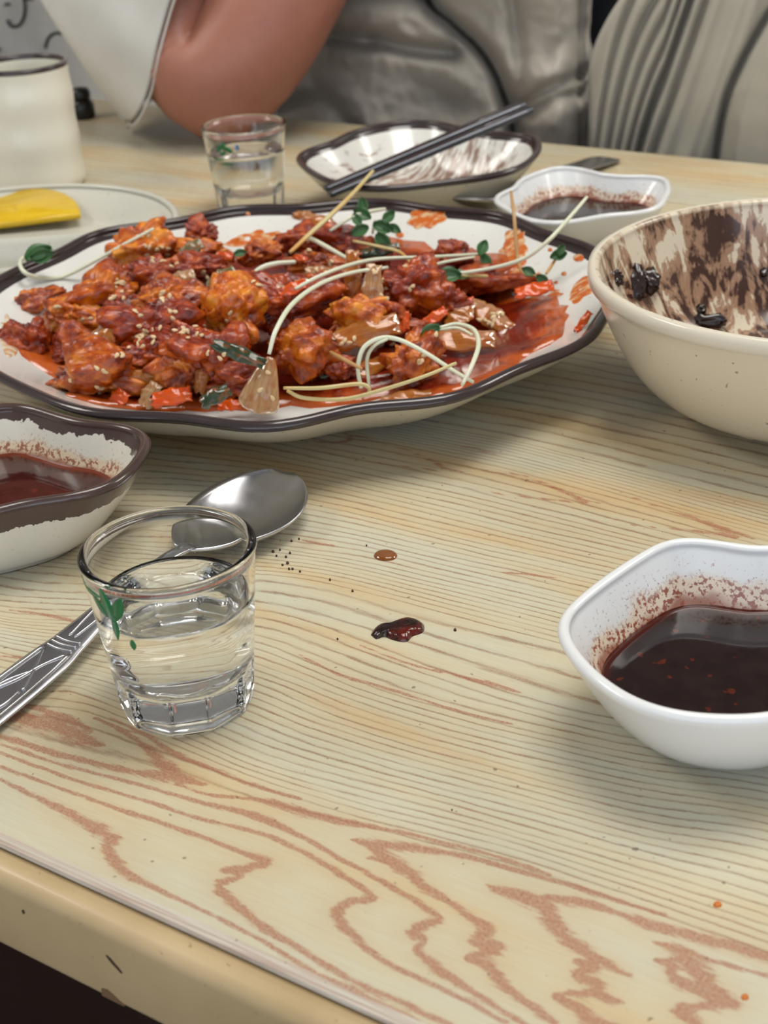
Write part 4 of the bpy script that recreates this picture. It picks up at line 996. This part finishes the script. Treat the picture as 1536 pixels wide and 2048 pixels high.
sprout([(924, 770, 26), (944, 730, 31), (957, 690, 34), (948, 660, 34), (915, 648, 33), (880, 655, 32)], 9, M_stem, 'white stem curving round at the right with a green leaf', [(880, 655, 33, 46, 205, 50)])
sprout([(880, 660, 31), (915, 656, 33), (945, 670, 33)], 6, M_stem, 'short pale stem doubled along the right loop')
sprout([(568, 776, 22), (640, 776, 24), (715, 768, 24), (738, 776, 22), (734, 792, 18)], 8, M_stem2, 'orange-stained stem bent at the front rim')
sprout([(575, 782, 20), (610, 796, 19), (690, 798, 20), (770, 778, 27), (850, 752, 32), (912, 726, 34)], 8, M_stem2, 'long orange-stained stem running along the front')
sprout([(1174, 394, 58), (1140, 434, 53), (1098, 480, 46), (1050, 516, 38), (985, 536, 33), (900, 548, 31), (845, 544, 31)], 8, M_stem, 'long stem rising over the right back rim')
sprout([(1022, 383, 56), (1028, 430, 48), (1032, 480, 38), (1036, 520, 30), (1048, 548, 26), (1072, 552, 27)], 7, M_stem3, 'upright thin brown stem at the back right', [(1070, 550, 27, 30, 150, 60), (1072, 552, 27, 32, -40, 55)])
sprout([(1092, 548, 27), (1104, 530, 30), (1118, 508, 34)], 6, M_stem2, 'short sprout with leaves at the right rim', [(1100, 516, 33, 36, 12, 55), (1116, 512, 34, 26, 60, 60)])
sprout([(838, 540, 32), (880, 546, 32), (930, 551, 30), (975, 553, 28)], 9, M_stem2, 'straw stem lying flat at the right of the pile')
sprout([(505, 548, 40), (528, 534, 42), (556, 527, 42), (590, 524, 41)], 11, M_stem, 'short pale green stem in the back middle')
sprout([(660, 704, 30), (690, 720, 30), (724, 738, 28)], 8, M_stem3, 'short orange stem in the sauce hollow')
sprout([(860, 532, 34), (900, 522, 35), (950, 514, 33)], 6, M_stem, 'thin stem just under the long pale one')
sprout([(770, 418, 42), (735, 424, 44), (700, 436, 44), (660, 462, 40)], 8, M_stem, 'pale stem pointing right behind the leaf cluster')
sprout([(706, 482, 34), (760, 494, 34), (800, 505, 33), (825, 530, 33)], 7, M_stem2, 'straw stem below the leaf cluster')
sprout([(745, 468, 34), (748, 452, 38), (750, 440, 41)], 6, M_stem, 'bunch of small green leaves at the back of the plate',
       [(742, 438, 42, 40, 150, 60), (728, 428, 44, 34, 95, 70), (745, 450, 40, 44, -20, 55), (738, 455, 39, 40, 200, 55), (765, 446, 41, 34, 40, 60), (752, 468, 37, 46, -55, 60), (722, 452, 40, 30, 120, 60), (775, 452, 39, 30, -30, 55)])
sprout([(884, 556, 29), (900, 552, 30)], 5, M_stem, 'small dark leaf tucked under the right stems', [(872, 556, 31, 52, 4, 50), (905, 552, 30, 34, -5, 40)])
sprout([(470, 512, 34), (480, 508, 34)], 5, M_stem, 'tiny green leaf behind the upper left pieces', [(468, 510, 35, 26, 10, 50)])

# sesame: dropped on the top of whatever piece lies there
bpy.context.view_layer.update()
bvs = []; bfs = []
for o in FOOD:
    mw = np.array(o.matrix_world); me = o.data; n = len(me.vertices); cc = np.empty(n*3); me.vertices.foreach_get('co', cc); cc = cc.reshape(-1, 3)@mw[:3, :3].T+mw[:3, 3]
    b0 = len(bvs); bvs.extend(map(tuple, cc)); bfs.extend([tuple(b0+i for i in p.vertices) for p in me.polygons])
BV = BVHTree.FromPolygons(bvs, bfs)
t = NT('toasted_sesame'); c = t.co(); t.p(Base_Color=t.mix(t.noise(c, 3, 2), srgb(214, 174, 118), srgb(238, 218, 178)), Roughness=.4); M_ses = t.m
bm = bmesh.new(); bmesh.ops.create_icosphere(bm, subdivisions=2, radius=1.0)
for v in bm.verts: v.co = Vector((v.co.x*.0015, v.co.y*.0009*(1-.35*v.co.x), v.co.z*.0005))
SES = bpy.data.meshes.new('sesame_seed'); bm.to_mesh(SES); bm.free(); SES.materials.append(M_ses); SES.polygons.foreach_set('use_smooth', [True]*len(SES.polygons))
CLU = [(290,480,5,14),(330,520,8,18),(318,503,6,12),(228,600,5,10),(235,565,6,10),(115,615,2,6),(175,640,2,8),(280,625,3,10),(335,592,6,12),(345,625,2,8),(310,655,3,10),(290,665,6,12),(365,655,8,20),(285,690,5,12),(262,682,4,12),(247,705,3,8),(205,735,3,8),(405,665,4,12),(140,760,2,8),(200,780,3,10),(540,535,4,12),(590,520,4,14),(640,540,5,16),(757,555,4,10),(762,590,4,10),(800,530,5,14),(985,640,9,12),(1005,625,4,8),(700,680,4,12),(775,700,5,12),(850,720,4,10),(870,665,2,8),(545,770,3,20),(395,545,5,14),(500,560,3,12),(620,490,3,10),(470,640,3,20),(430,720,3,20),(830,590,2,20)]
rs = random.Random(3); ns = 0
for x, y, k, sp in CLU:
    for _ in range(k):
        d = Vector(ray(x+rs.gauss(0, sp*.85), y+rs.gauss(0, sp*.65))).normalized(); hr = BV.ray_cast(Vector(CAM), d)
        if hr[0] is None: continue
        nrm = hr[1] if hr[1].dot(d) < 0 else -hr[1]
        o = bpy.data.objects.new('sesame_seed', SES); COL.objects.link(o)
        o.matrix_world = Matrix.Translation(hr[0]+nrm*.0004) @ nrm.to_track_quat('Z', 'Y').to_matrix().to_4x4() @ Matrix.Rotation(rs.uniform(0, 6.28), 4, 'Z')
        tag(o, 'toasted sesame seed stuck to the glazed food on the plate', 'sesame seed', 'sesame seeds on the chicken'); ns += 1

# ------------------------------------------------------------------ spills on the table and leftovers in the bowl
zero = lambda x, y: 0.0
def table_blob(name, outline, mat, h, label, cat, wob=.05, group=None): return blob_on_plate(name, outline, mat, h, label, cat, group, wob, zero, 10, .0001)
ell = lambda x, y, a, b: [(x+a*math.cos(s), y+b*math.sin(s)) for s in np.linspace(0, 2*math.pi, 12, endpoint=False)]
t = NT('brown_soy_drop'); c = t.co(); t.p(Base_Color=t.mix(t.noise(c, 300, 2), srgb(120, 66, 18), srgb(150, 88, 30)), Roughness=.08, Transmission_Weight=.15); M_drop = t.m
table_blob('sauce_drop', ell(771, 1110, 24, 11), M_drop, .0011, 'round brown soy drop on the table', 'sauce drop', .02)
t = NT('dark_red_jelly'); c = t.co(); t.p(Base_Color=t.mix(t.step(t.noise(c, 130, 3), .4, .65), srgb(32, 14, 9), srgb(94, 22, 9)), Roughness=.10, Coat_Weight=.3); t.bump(t.noise(c, 420, 3), .5, .001); M_jelly = t.m
table_blob('sauce_scrap', [(741, 1267), (752, 1252), (775, 1249), (795, 1242), (815, 1234), (830, 1235), (842, 1240), (848, 1247), (844, 1262), (826, 1270), (812, 1280), (785, 1277), (765, 1272), (750, 1276)], M_jelly, .0022, 'dark red sticky scrap of food on the table', 'food scrap', .1)
M_or = plain('orange_spot', srgb(206, 112, 20), .3)
table_blob('sauce_drop', ell(1435, 1809, 9, 6), M_or, .0005, 'tiny orange drop at the right of the wood grain', 'sauce drop', .1)
table_blob('sauce_drop', ell(1490, 1994, 8, 6), M_or, .0005, 'tiny orange drop near the bottom right corner', 'sauce drop', .1)
M_crumb = plain('dark_crumb', srgb(70, 38, 22), .6)
CR = [(910, 1260, 4), (598, 1078, 3), (583, 1082, 3), (546, 1103, 4), (560, 1100, 3), (553, 1112, 3), (575, 1126, 4), (572, 1114, 3), (585, 1138, 3), (600, 1143, 3), (578, 1138, 3), (660, 1160, 3), (705, 1182, 3), (565, 1130, 3), (733, 1091, 2), (675, 1278, 3), (904, 1620, 2), (580, 1106, 3)]
for x, y, r in CR:
    table_blob('crumb', ell(x, y, r*.75, r*.6), M_crumb, .0005, 'tiny dark brown crumb on the table between spoon and sauce scrap', 'crumb', .3, 'dark crumbs on the table') if x < 740 and y < 1300 else table_blob('crumb', ell(x, y, r*.75, r*.6), M_crumb, .0005, 'lone dark crumb right of the sticky scrap' if x > 905 else 'lone dark crumb in the bottom wood grain', 'crumb', .3)
t = NT('black_bean_chunk'); c = t.co(); t.p(Base_Color=t.mix(t.noise(c, 120, 2), srgb(22, 14, 12), srgb(60, 38, 30)), Roughness=.15, Coat_Weight=.4); M_bean = t.m
def gin(x, y): return DG.zin(x, y)[0]
def chunk(px, py, dims, ang, label):
    q = hit(px, py, gin, dims[2]*.5, GZ-.002)
    bm = bmesh.new(); bmesh.ops.create_cube(bm, size=2.0); bmesh.ops.subdivide_edges(bm, edges=bm.edges[:], cuts=5, use_grid_fill=True)
    for v in bm.verts:
        p = v.co.copy(); L = max(abs(p.x), abs(p.y), abs(p.z)); v.co = p*.20+p.normalized()*.80+Vector((noise.noise(p*1.7+Vector((px, 0, 0))), noise.noise(p*1.7+Vector((0, px, 0))), noise.noise(p*1.7+Vector((0, 0, py)))))*.50
    me = bpy.data.meshes.new('bean'); bm.to_mesh(me); bm.free(); o = link('black_bean_chunk', me, M_bean)
    place(o, q, ang, 50, *dims); tag(o, label, 'food scrap', 'scraps left in the noodle bowl')
chunk(1274, 568, (.0040, .0078, .0034), -4, 'tall shiny black scrap on the left wall of the noodle bowl')
chunk(1300, 562, (.0044, .0060, .0034), 6, 'round black scrap beside the tall one in the bowl')
chunk(1234, 556, (.0026, .0036, .0022), 10, 'small black scrap at the left edge of the bowl')
chunk(1402, 618, (.0022, .0026, .0020), 0, 'little dark cube on the back wall of the bowl')
chunk(1420, 642, (.0080, .0034, .0030), -6, 'dark clump of scraps at the bottom of the noodle bowl')
chunk(1528, 545, (.0020, .0022, .0015), 0, 'tiny dark bit at the right inside the bowl')

# ------------------------------------------------------------------ person leaning an elbow on the table
t = NT('skin'); c = t.co(); n = t.noise(c, 14, 4, .55); n2 = t.noise(c, 160, 3)
t.p(Base_Color=t.mix(t.math('MULTIPLY', n2, .35), t.ramp(n, [(.3, srgb(156, 100, 82)), (.7, srgb(178, 120, 100))]), srgb(138, 84, 68)), Roughness=.48, Subsurface_Weight=.15, Subsurface_Radius=(.012, .005, .003))
M_skin = t.m
t = NT('white_cotton'); c = t.co(); n = t.noise(c, 20, 3)
t.p(Base_Color=t.ramp(n, [(.3, srgb(206, 203, 194)), (.7, srgb(218, 216, 208))]), Roughness=.9, Sheen_Weight=.15)
t.bump(t.noise(t.scale(c, 24, 24, 9), 1, 3), .4, .012); M_cotton = t.m
def skin_obj(name, verts, edges, mat, parent, root=0, sub=2):
    me = bpy.data.meshes.new(name); me.from_pydata([v[:3] for v in verts], edges, []); me.update()
    o = bpy.data.objects.new(name, me); COL.objects.link(o); o.parent = parent
    sk = o.modifiers.new('skin', 'SKIN'); sk.use_smooth_shade = True
    if not me.skin_vertices: me.skin_vertices.new()
    for i, v in enumerate(verts):
        d = me.skin_vertices[0].data[i]; d.radius = (v[3], v[4] if len(v) > 4 else v[3]); d.use_root = (i == root)
    ss = o.modifiers.new('sub', 'SUBSURF'); ss.levels = sub; ss.render_levels = sub
    me.materials.append(mat); return o
BODY = np.array([-.40, 1.62, 0.0])
pe = empty('person', (BODY[0], BODY[1], FZ)); tag(pe, 'person in a white T-shirt resting a bent bare elbow on the table', 'person')
def L_(x, y, z): return (x-BODY[0], y-BODY[1], z-FZ)
V = [L_(-.40, 1.66, -.22)+(.14, .11), L_(-.40, 1.64, -.02)+(.14, .10), L_(-.40, 1.60, .20)+(.15, .11), L_(-.40, 1.55, .38)+(.10, .08),
     L_(-.40, 1.52, .47)+(.055,), L_(-.40, 1.49, .56)+(.075, .085), L_(-.40, 1.48, .68)+(.08, .09), L_(-.40, 1.49, .75)+(.05,),
     # arm on the table: shoulder, upper arm, elbow, forearm, wrist
     L_(-.275, 1.47, .36)+(.060,), L_(-.190, 1.30, .20)+(.050,), L_(-.132, 1.155, .090)+(.056,), L_(-.112, 1.100, .030)+(.050,), L_(-.084, 1.105, .056)+(.050,), L_(-.040, 1.130, .120)+(.050,), L_(.03, 1.17, .22)+(.034,), L_(.065, 1.19, .275)+(.026,),
     # hand
     L_(.09, 1.195, .315)+(.030, .016), L_(.105, 1.19, .35)+(.030, .015),
     L_(.080, 1.18, .385)+(.009,), L_(.070, 1.16, .405)+(.008,), L_(.095, 1.18, .397)+(.009,), L_(.088, 1.155, .42)+(.008,),
     L_(.112, 1.18, .397)+(.009,), L_(.106, 1.155, .418)+(.008,), L_(.128, 1.183, .389)+(.008,), L_(.124, 1.161, .407)+(.007,), L_(.065, 1.18, .33)+(.010,), L_(.052, 1.16, .355)+(.009,),
     # other arm hanging to the lap, legs
     L_(-.56, 1.53, .36)+(.060,), L_(-.62, 1.50, .12)+(.048,), L_(-.56, 1.36, -.10)+(.042,), L_(-.46, 1.32, -.14)+(.03,),
     L_(-.48, 1.62, -.27)+(.085,), L_(-.50, 1.26, -.24)+(.068,), L_(-.50, 1.28, -.62)+(.045,), L_(-.50, 1.20, -.69)+(.035,),
     L_(-.30, 1.62, -.27)+(.085,), L_(-.28, 1.30, -.24)+(.068,), L_(-.28, 1.34, -.62)+(.045,), L_(-.28, 1.25, -.69)+(.035,)]
Ed = [(0, 1), (1, 2), (2, 3), (3, 4), (4, 5), (5, 6), (6, 7), (3, 8), (8, 9), (9, 10), (10, 11), (11, 12), (12, 13), (13, 14), (14, 15), (15, 16), (16, 17),
      (17, 18), (18, 19), (17, 20), (20, 21), (17, 22), (22, 23), (17, 24), (24, 25), (16, 26), (26, 27), (3, 28), (28, 29), (29, 30), (30, 31), (0, 32), (32, 33), (33, 34), (34, 35), (0, 36), (36, 37), (37, 38), (38, 39)]
skin_obj('body', V, Ed, M_skin, pe)
# T-shirt: torso tube and a wide short sleeve hanging round the upper arm
tv = []
def oval(cx, cy, z, rx, ry, n=64, seed=0.0):
    out = []
    for a in np.linspace(0, 2*math.pi, n, endpoint=False):
        k = 1+.03*math.sin(5*a+z*14+seed)+.02*math.sin(11*a-z*20)
        out.append(np.array(L_(cx+rx*k*math.cos(a), cy+ry*k*math.sin(a), z)))
    return out
rings = [oval(-.40, 1.66, z, rx, ry) for z, rx, ry in ((-.30, .185, .150), (-.2, .185, .150), (-.1, .185, .147), (0, .188, .145), (.1, .190, .145), (.2, .192, .142))]
rings += [oval(-.40, 1.61, .3, .185, .125), oval(-.40, 1.575, .38, .165, .10), oval(-.40, 1.55, .43, .10, .08), oval(-.40, 1.54, .45, .075, .07)]
shirt = link('t_shirt', rings_mesh('t_shirt', rings), M_cotton, pe); sm = shirt.modifiers.new('thick', 'SOLIDIFY'); sm.thickness = .002
def ring_dir(c, ax, up, ra, rb, n=56, ph=0.0):
    ax = np.array(ax, float); ax /= np.linalg.norm(ax); u = np.array(up, float); u -= ax*(u@ax); u /= np.linalg.norm(u); v = np.cross(ax, u)
    return [np.array(L_(*(np.array(c)+u*ra*math.cos(a)*(1+.05*math.sin(3*a+ph)+.03*math.sin(7*a-ph))+v*rb*math.sin(a)*(1+.07*math.sin(4*a+ph)+.03*math.sin(9*a+ph))+ax*.006*math.sin(3*a+1))) ) for a in np.linspace(0, 2*math.pi, n, endpoint=False)]
SLV = [((-.285, 1.48, .37), (.5, -.7, -.55), (.5, 0, .8), .082, .078), ((-.245, 1.36, .29), (.5, -.7, -.55), (.5, 0, .8), .086, .078), ((-.205, 1.25, .20), (.55, -.55, -.6), (.5, 0, .8), .090, .078), ((-.163, 1.185, .128), (.7, -.3, -.55), (.5, 0, .8), .093, .077), ((-.124, 1.15, .086), (.80, -.08, -.50), (.5, 0, .8), .095, .074)]
srings = [ring_dir(*a[:3], a[3], a[4], ph=i*.9) for i, a in enumerate(SLV)]
hem = srings[-1]; sl = link('sleeve', rings_mesh('sleeve', srings), M_cotton, pe); sm = sl.modifiers.new('thick', 'SOLIDIFY'); sm.thickness = .0022
ss = sl.modifiers.new('sub', 'SUBSURF'); ss.levels = 2; ss.render_levels = 2
closed_tube('hem_seam', [np.array(p) for p in hem], .0009, M_cotton, sl)
# black curl print on the shirt front
M_ink = plain('black_print_ink', srgb(20, 22, 22), .6)
def shirt_front(px, py):
    r = ray(px, py); lo = 1.0
    for k in range(4000):
        tt = 1.35+k*.0002; q = CAM+r*tt/ (r@_f); x, y = q[0]+.40, q[1]-1.66
        if (x/.187)**2+(y/.1465)**2 <= 1.06: return q
    return CAM+r*1.6
def curl(pts, r=.0016):
    p3 = [np.array(L_(*shirt_front(x, y))) for x, y in spline(pts, 26)]
    tube('curl_print', p3, r, M_ink, shirt, 6, flat=1.0)
curl([(14, 40), (22, 52), (36, 52), (46, 38), (50, 18), (48, 0), (46, -14)]); curl([(48, 2), (58, -2), (66, 0)], .0012); curl([(8, 12), (14, 8), (20, 10)], .0012)
curl([(91, 96), (96, 78), (106, 68), (118, 66), (130, 74), (140, 88), (147, 98)]); curl([(130, 66), (129, 54), (134, 48), (140, 54)], .0014); curl([(0, 96), (-8, 104), (-20, 104)])

# ------------------------------------------------------------------ garments behind the table
def wall_point(X, Y, v):
    """point where the line of sight through a pixel meets a plane standing parallel to the far table edge at distance v"""
    r = ray(X, Y); n3 = np.array([TN[0], TN[1], 0]); s = ((TO@TN+v)-CAM@n3)/(r@n3); return CAM+r*s
def seg_d(X, Y, pl):
    d = np.full(X.shape, 1e9)
    q = spline(pl, len(pl)*5)
    for (a, b), (c_, e_) in zip(q[:-1], q[1:]):
        dx, dy = c_-a, e_-b; s = np.clip(((X-a)*dx+(Y-b)*dy)/(dx*dx+dy*dy+1e-9), 0, 1); d = np.minimum(d, np.hypot(X-a-s*dx, Y-b-s*dy))
    return d
def garment(name, xs, ys, disp, vplane, mat, label, cat, left=None, backd=.10):
    XX, YY = np.meshgrid(xs, ys)
    if left is not None: XX = left(XX, YY)
    D = disp(XX, YY); nv, nu = XX.shape; n3 = np.array([TN[0], TN[1], 0])
    # plane grid at real size, built once from the sight lines, then bulged towards the table
    front = np.array([[wall_point(XX[i, j], YY[i, j], vplane-D[i, j]) for j in range(nu)] for i in range(nv)])
    jj = np.arange(nu); tf = np.clip(np.minimum(jj, nu-1-jj)/(nu*.30), 0, 1)[None, :, None]**.7
    back = front+n3*(.004+(backd+D[..., None])*tf)
    c0 = front.reshape(-1, 3).mean(0); c0[2] = front[..., 2].min()
    vs = np.vstack([front.reshape(-1, 3), back.reshape(-1, 3)])-c0; N = nu*nv; fs = []
    for i in range(nv-1):
        for j in range(nu-1):
            a = i*nu+j; fs.append((a, a+nu, a+nu+1, a+1)); fs.append((N+a, N+a+1, N+a+nu+1, N+a+nu))
    for j in range(nu-1): fs.append((j, j+1, N+j+1, N+j)); a = (nv-1)*nu+j; fs.append((a, N+a, N+a+1, a+1))
    for i in range(nv-1): a = i*nu; fs.append((a, N+a, N+a+nu, a+nu)); a = i*nu+nu-1; fs.append((a, a+nu, N+a+nu, N+a))
    root = empty(name, tuple(c0)); tag(root, label, cat)
    o = link('shell', mesh('shell', vs, fs), mat, root); return root, o, c0
def fabric(name, a, b, rough=.75, sheen=.2, bs=.2):
    t = NT(name); c = t.co(); n = t.noise(c, 18, 4, .55)
    t.p(Base_Color=t.ramp(n, [(.3, a), (.7, b)]), Roughness=rough, Sheen_Weight=sheen); t.bump(t.noise(c, 60, 4, .6), bs, .004); return t.m
M_puff = fabric('grey_nylon', srgb(166, 159, 147), srgb(180, 173, 161), .75, .1, .25)
SEAMS = [([(835, -80), (858, 5), (905, 48), (955, 95), (990, 145), (1010, 195), (1022, 245), (1030, 300)], 16, .024), ([(600, 55), (670, 72), (760, 85), (830, 98), (905, 106)], 17, .020),
         ([(1010, -80), (1030, 40), (1040, 130), (1036, 210), (1045, 300)], 14, .010), ([(1040, 215), (1090, 180), (1165, 150)], 12, .012), ([(1060, 228), (1115, 196), (1168, 190)], 12, .012),
         ([(560, 215), (640, 205), (690, 245), (720, 290)], 22, .012), ([(905, 106), (950, 150), (1000, 190)], 18, .006), ([(740, 75), (800, 50), (830, 55)], 14, .006), ([(560, -30), (700, -20), (850, -10)], 18, .018), ([(820, 150), (870, 190), (950, 215)], 26, .004), ([(1100, 110), (1150, 60), (1165, 20)], 20, .006)]
def dpuff(X, Y):
    D = .050+.008*np.sin(X*.017+Y*.009)+.006*np.sin(X*.011-Y*.027+1)
    for pl, wdt, dp in SEAMS: D = D-dp*np.exp(-(seg_d(X, Y, pl)/wdt)**2)-dp*.35*np.exp(-(seg_d(X, Y, pl)/(wdt*2.6))**2)
    D = D-.05*np.clip((X-1108)/52, 0, 1)**2.2
    for i in range(X.shape[0]):
        for j in range(X.shape[1]): D[i, j] += .0022*noise.noise(Vector((X[i, j]*.02, Y[i, j]*.03, 0)))+.0012*noise.noise(Vector((X[i, j]*.06, Y[i, j]*.05, 4)))
    return D
jk, jo, jc = garment('puffer_jacket', np.linspace(540, 1156, 150), np.linspace(-260, 420, 130), dpuff, .835, M_puff, 'grey quilted puffer jacket with a dark zip, behind the far table edge', 'jacket')
zp = []
for x, y in spline(SEAMS[0][0], 40):
    zp.append(wall_point(x, y, .835-float(dpuff(np.array([[x]]), np.array([[y]]))[0, 0])-.0012)-jc)
tube('zip', zp, .0026, plain('dark_zip_tape', srgb(58, 54, 48), .6), jk, 8)
M_beige = fabric('beige_ribbed_cloth', srgb(168, 162, 147), srgb(186, 180, 165), .8, .2, .15)
def leftb(X, Y):
    lo = 1176+62*np.clip((150-Y)/150, 0, 3)**1.7; return lo+(X-1170)/(1600-1170)*(1600-lo)
def dple(X, Y):
    s = X-.30*(300-Y)*np.clip((X-1120)/180, .35, 1.15)
    D = .034+0*X
    for k, (cx_, wd, am) in enumerate(((1183, 9, .010), (1204, 10, .011), (1226, 9, .009), (1247, 10, .010), (1266, 6, .012), (1292, 9, .009), (1330, 22, .010), (1380, 24, .012), (1410, 14, .006))):
        D = D+am*np.exp(-((s-cx_)/wd)**2)
    for cx_, wd, am in ((1193, 4, .006), (1215, 4, .006), (1237, 4, .006), (1257, 4, .006), (1276, 7, .014), (1310, 6, .008)): D = D-am*np.exp(-((s-cx_)/wd)**2)
    e = seg_d(X, Y, [(1428, 420), (1432, 310), (1442, 240), (1458, 180), (1490, 110), (1540, 25), (1600, -60)])
    side = X-np.interp(Y, [-60, 25, 110, 180, 240, 310, 420], [1600, 1540, 1490, 1458, 1442, 1432, 1428])
    D = D+.020*np.clip(side/40, 0, 1)-.018*np.exp(-(e/7)**2)
    return D-.03*np.clip((1186+62*np.clip((150-Y)/150, 0, 3)**1.7-X)/14, 0, 1)
garment('pleated_coat', np.linspace(1170, 1600, 170), np.linspace(-260, 420, 110), dple, .825, M_beige, 'beige pleated coat hanging behind the right of the table', 'coat', left=leftb)
M_navy = fabric('navy_wool', srgb(16, 20, 30), srgb(26, 32, 44), .9, .1)
garment('navy_coat', np.linspace(1120, 1330, 40), np.linspace(-200, 400, 40), lambda X, Y: .02+.006*np.sin(X*.05+Y*.02), .99, M_navy, 'dark navy coat showing in the gap between jacket and beige coat', 'coat')
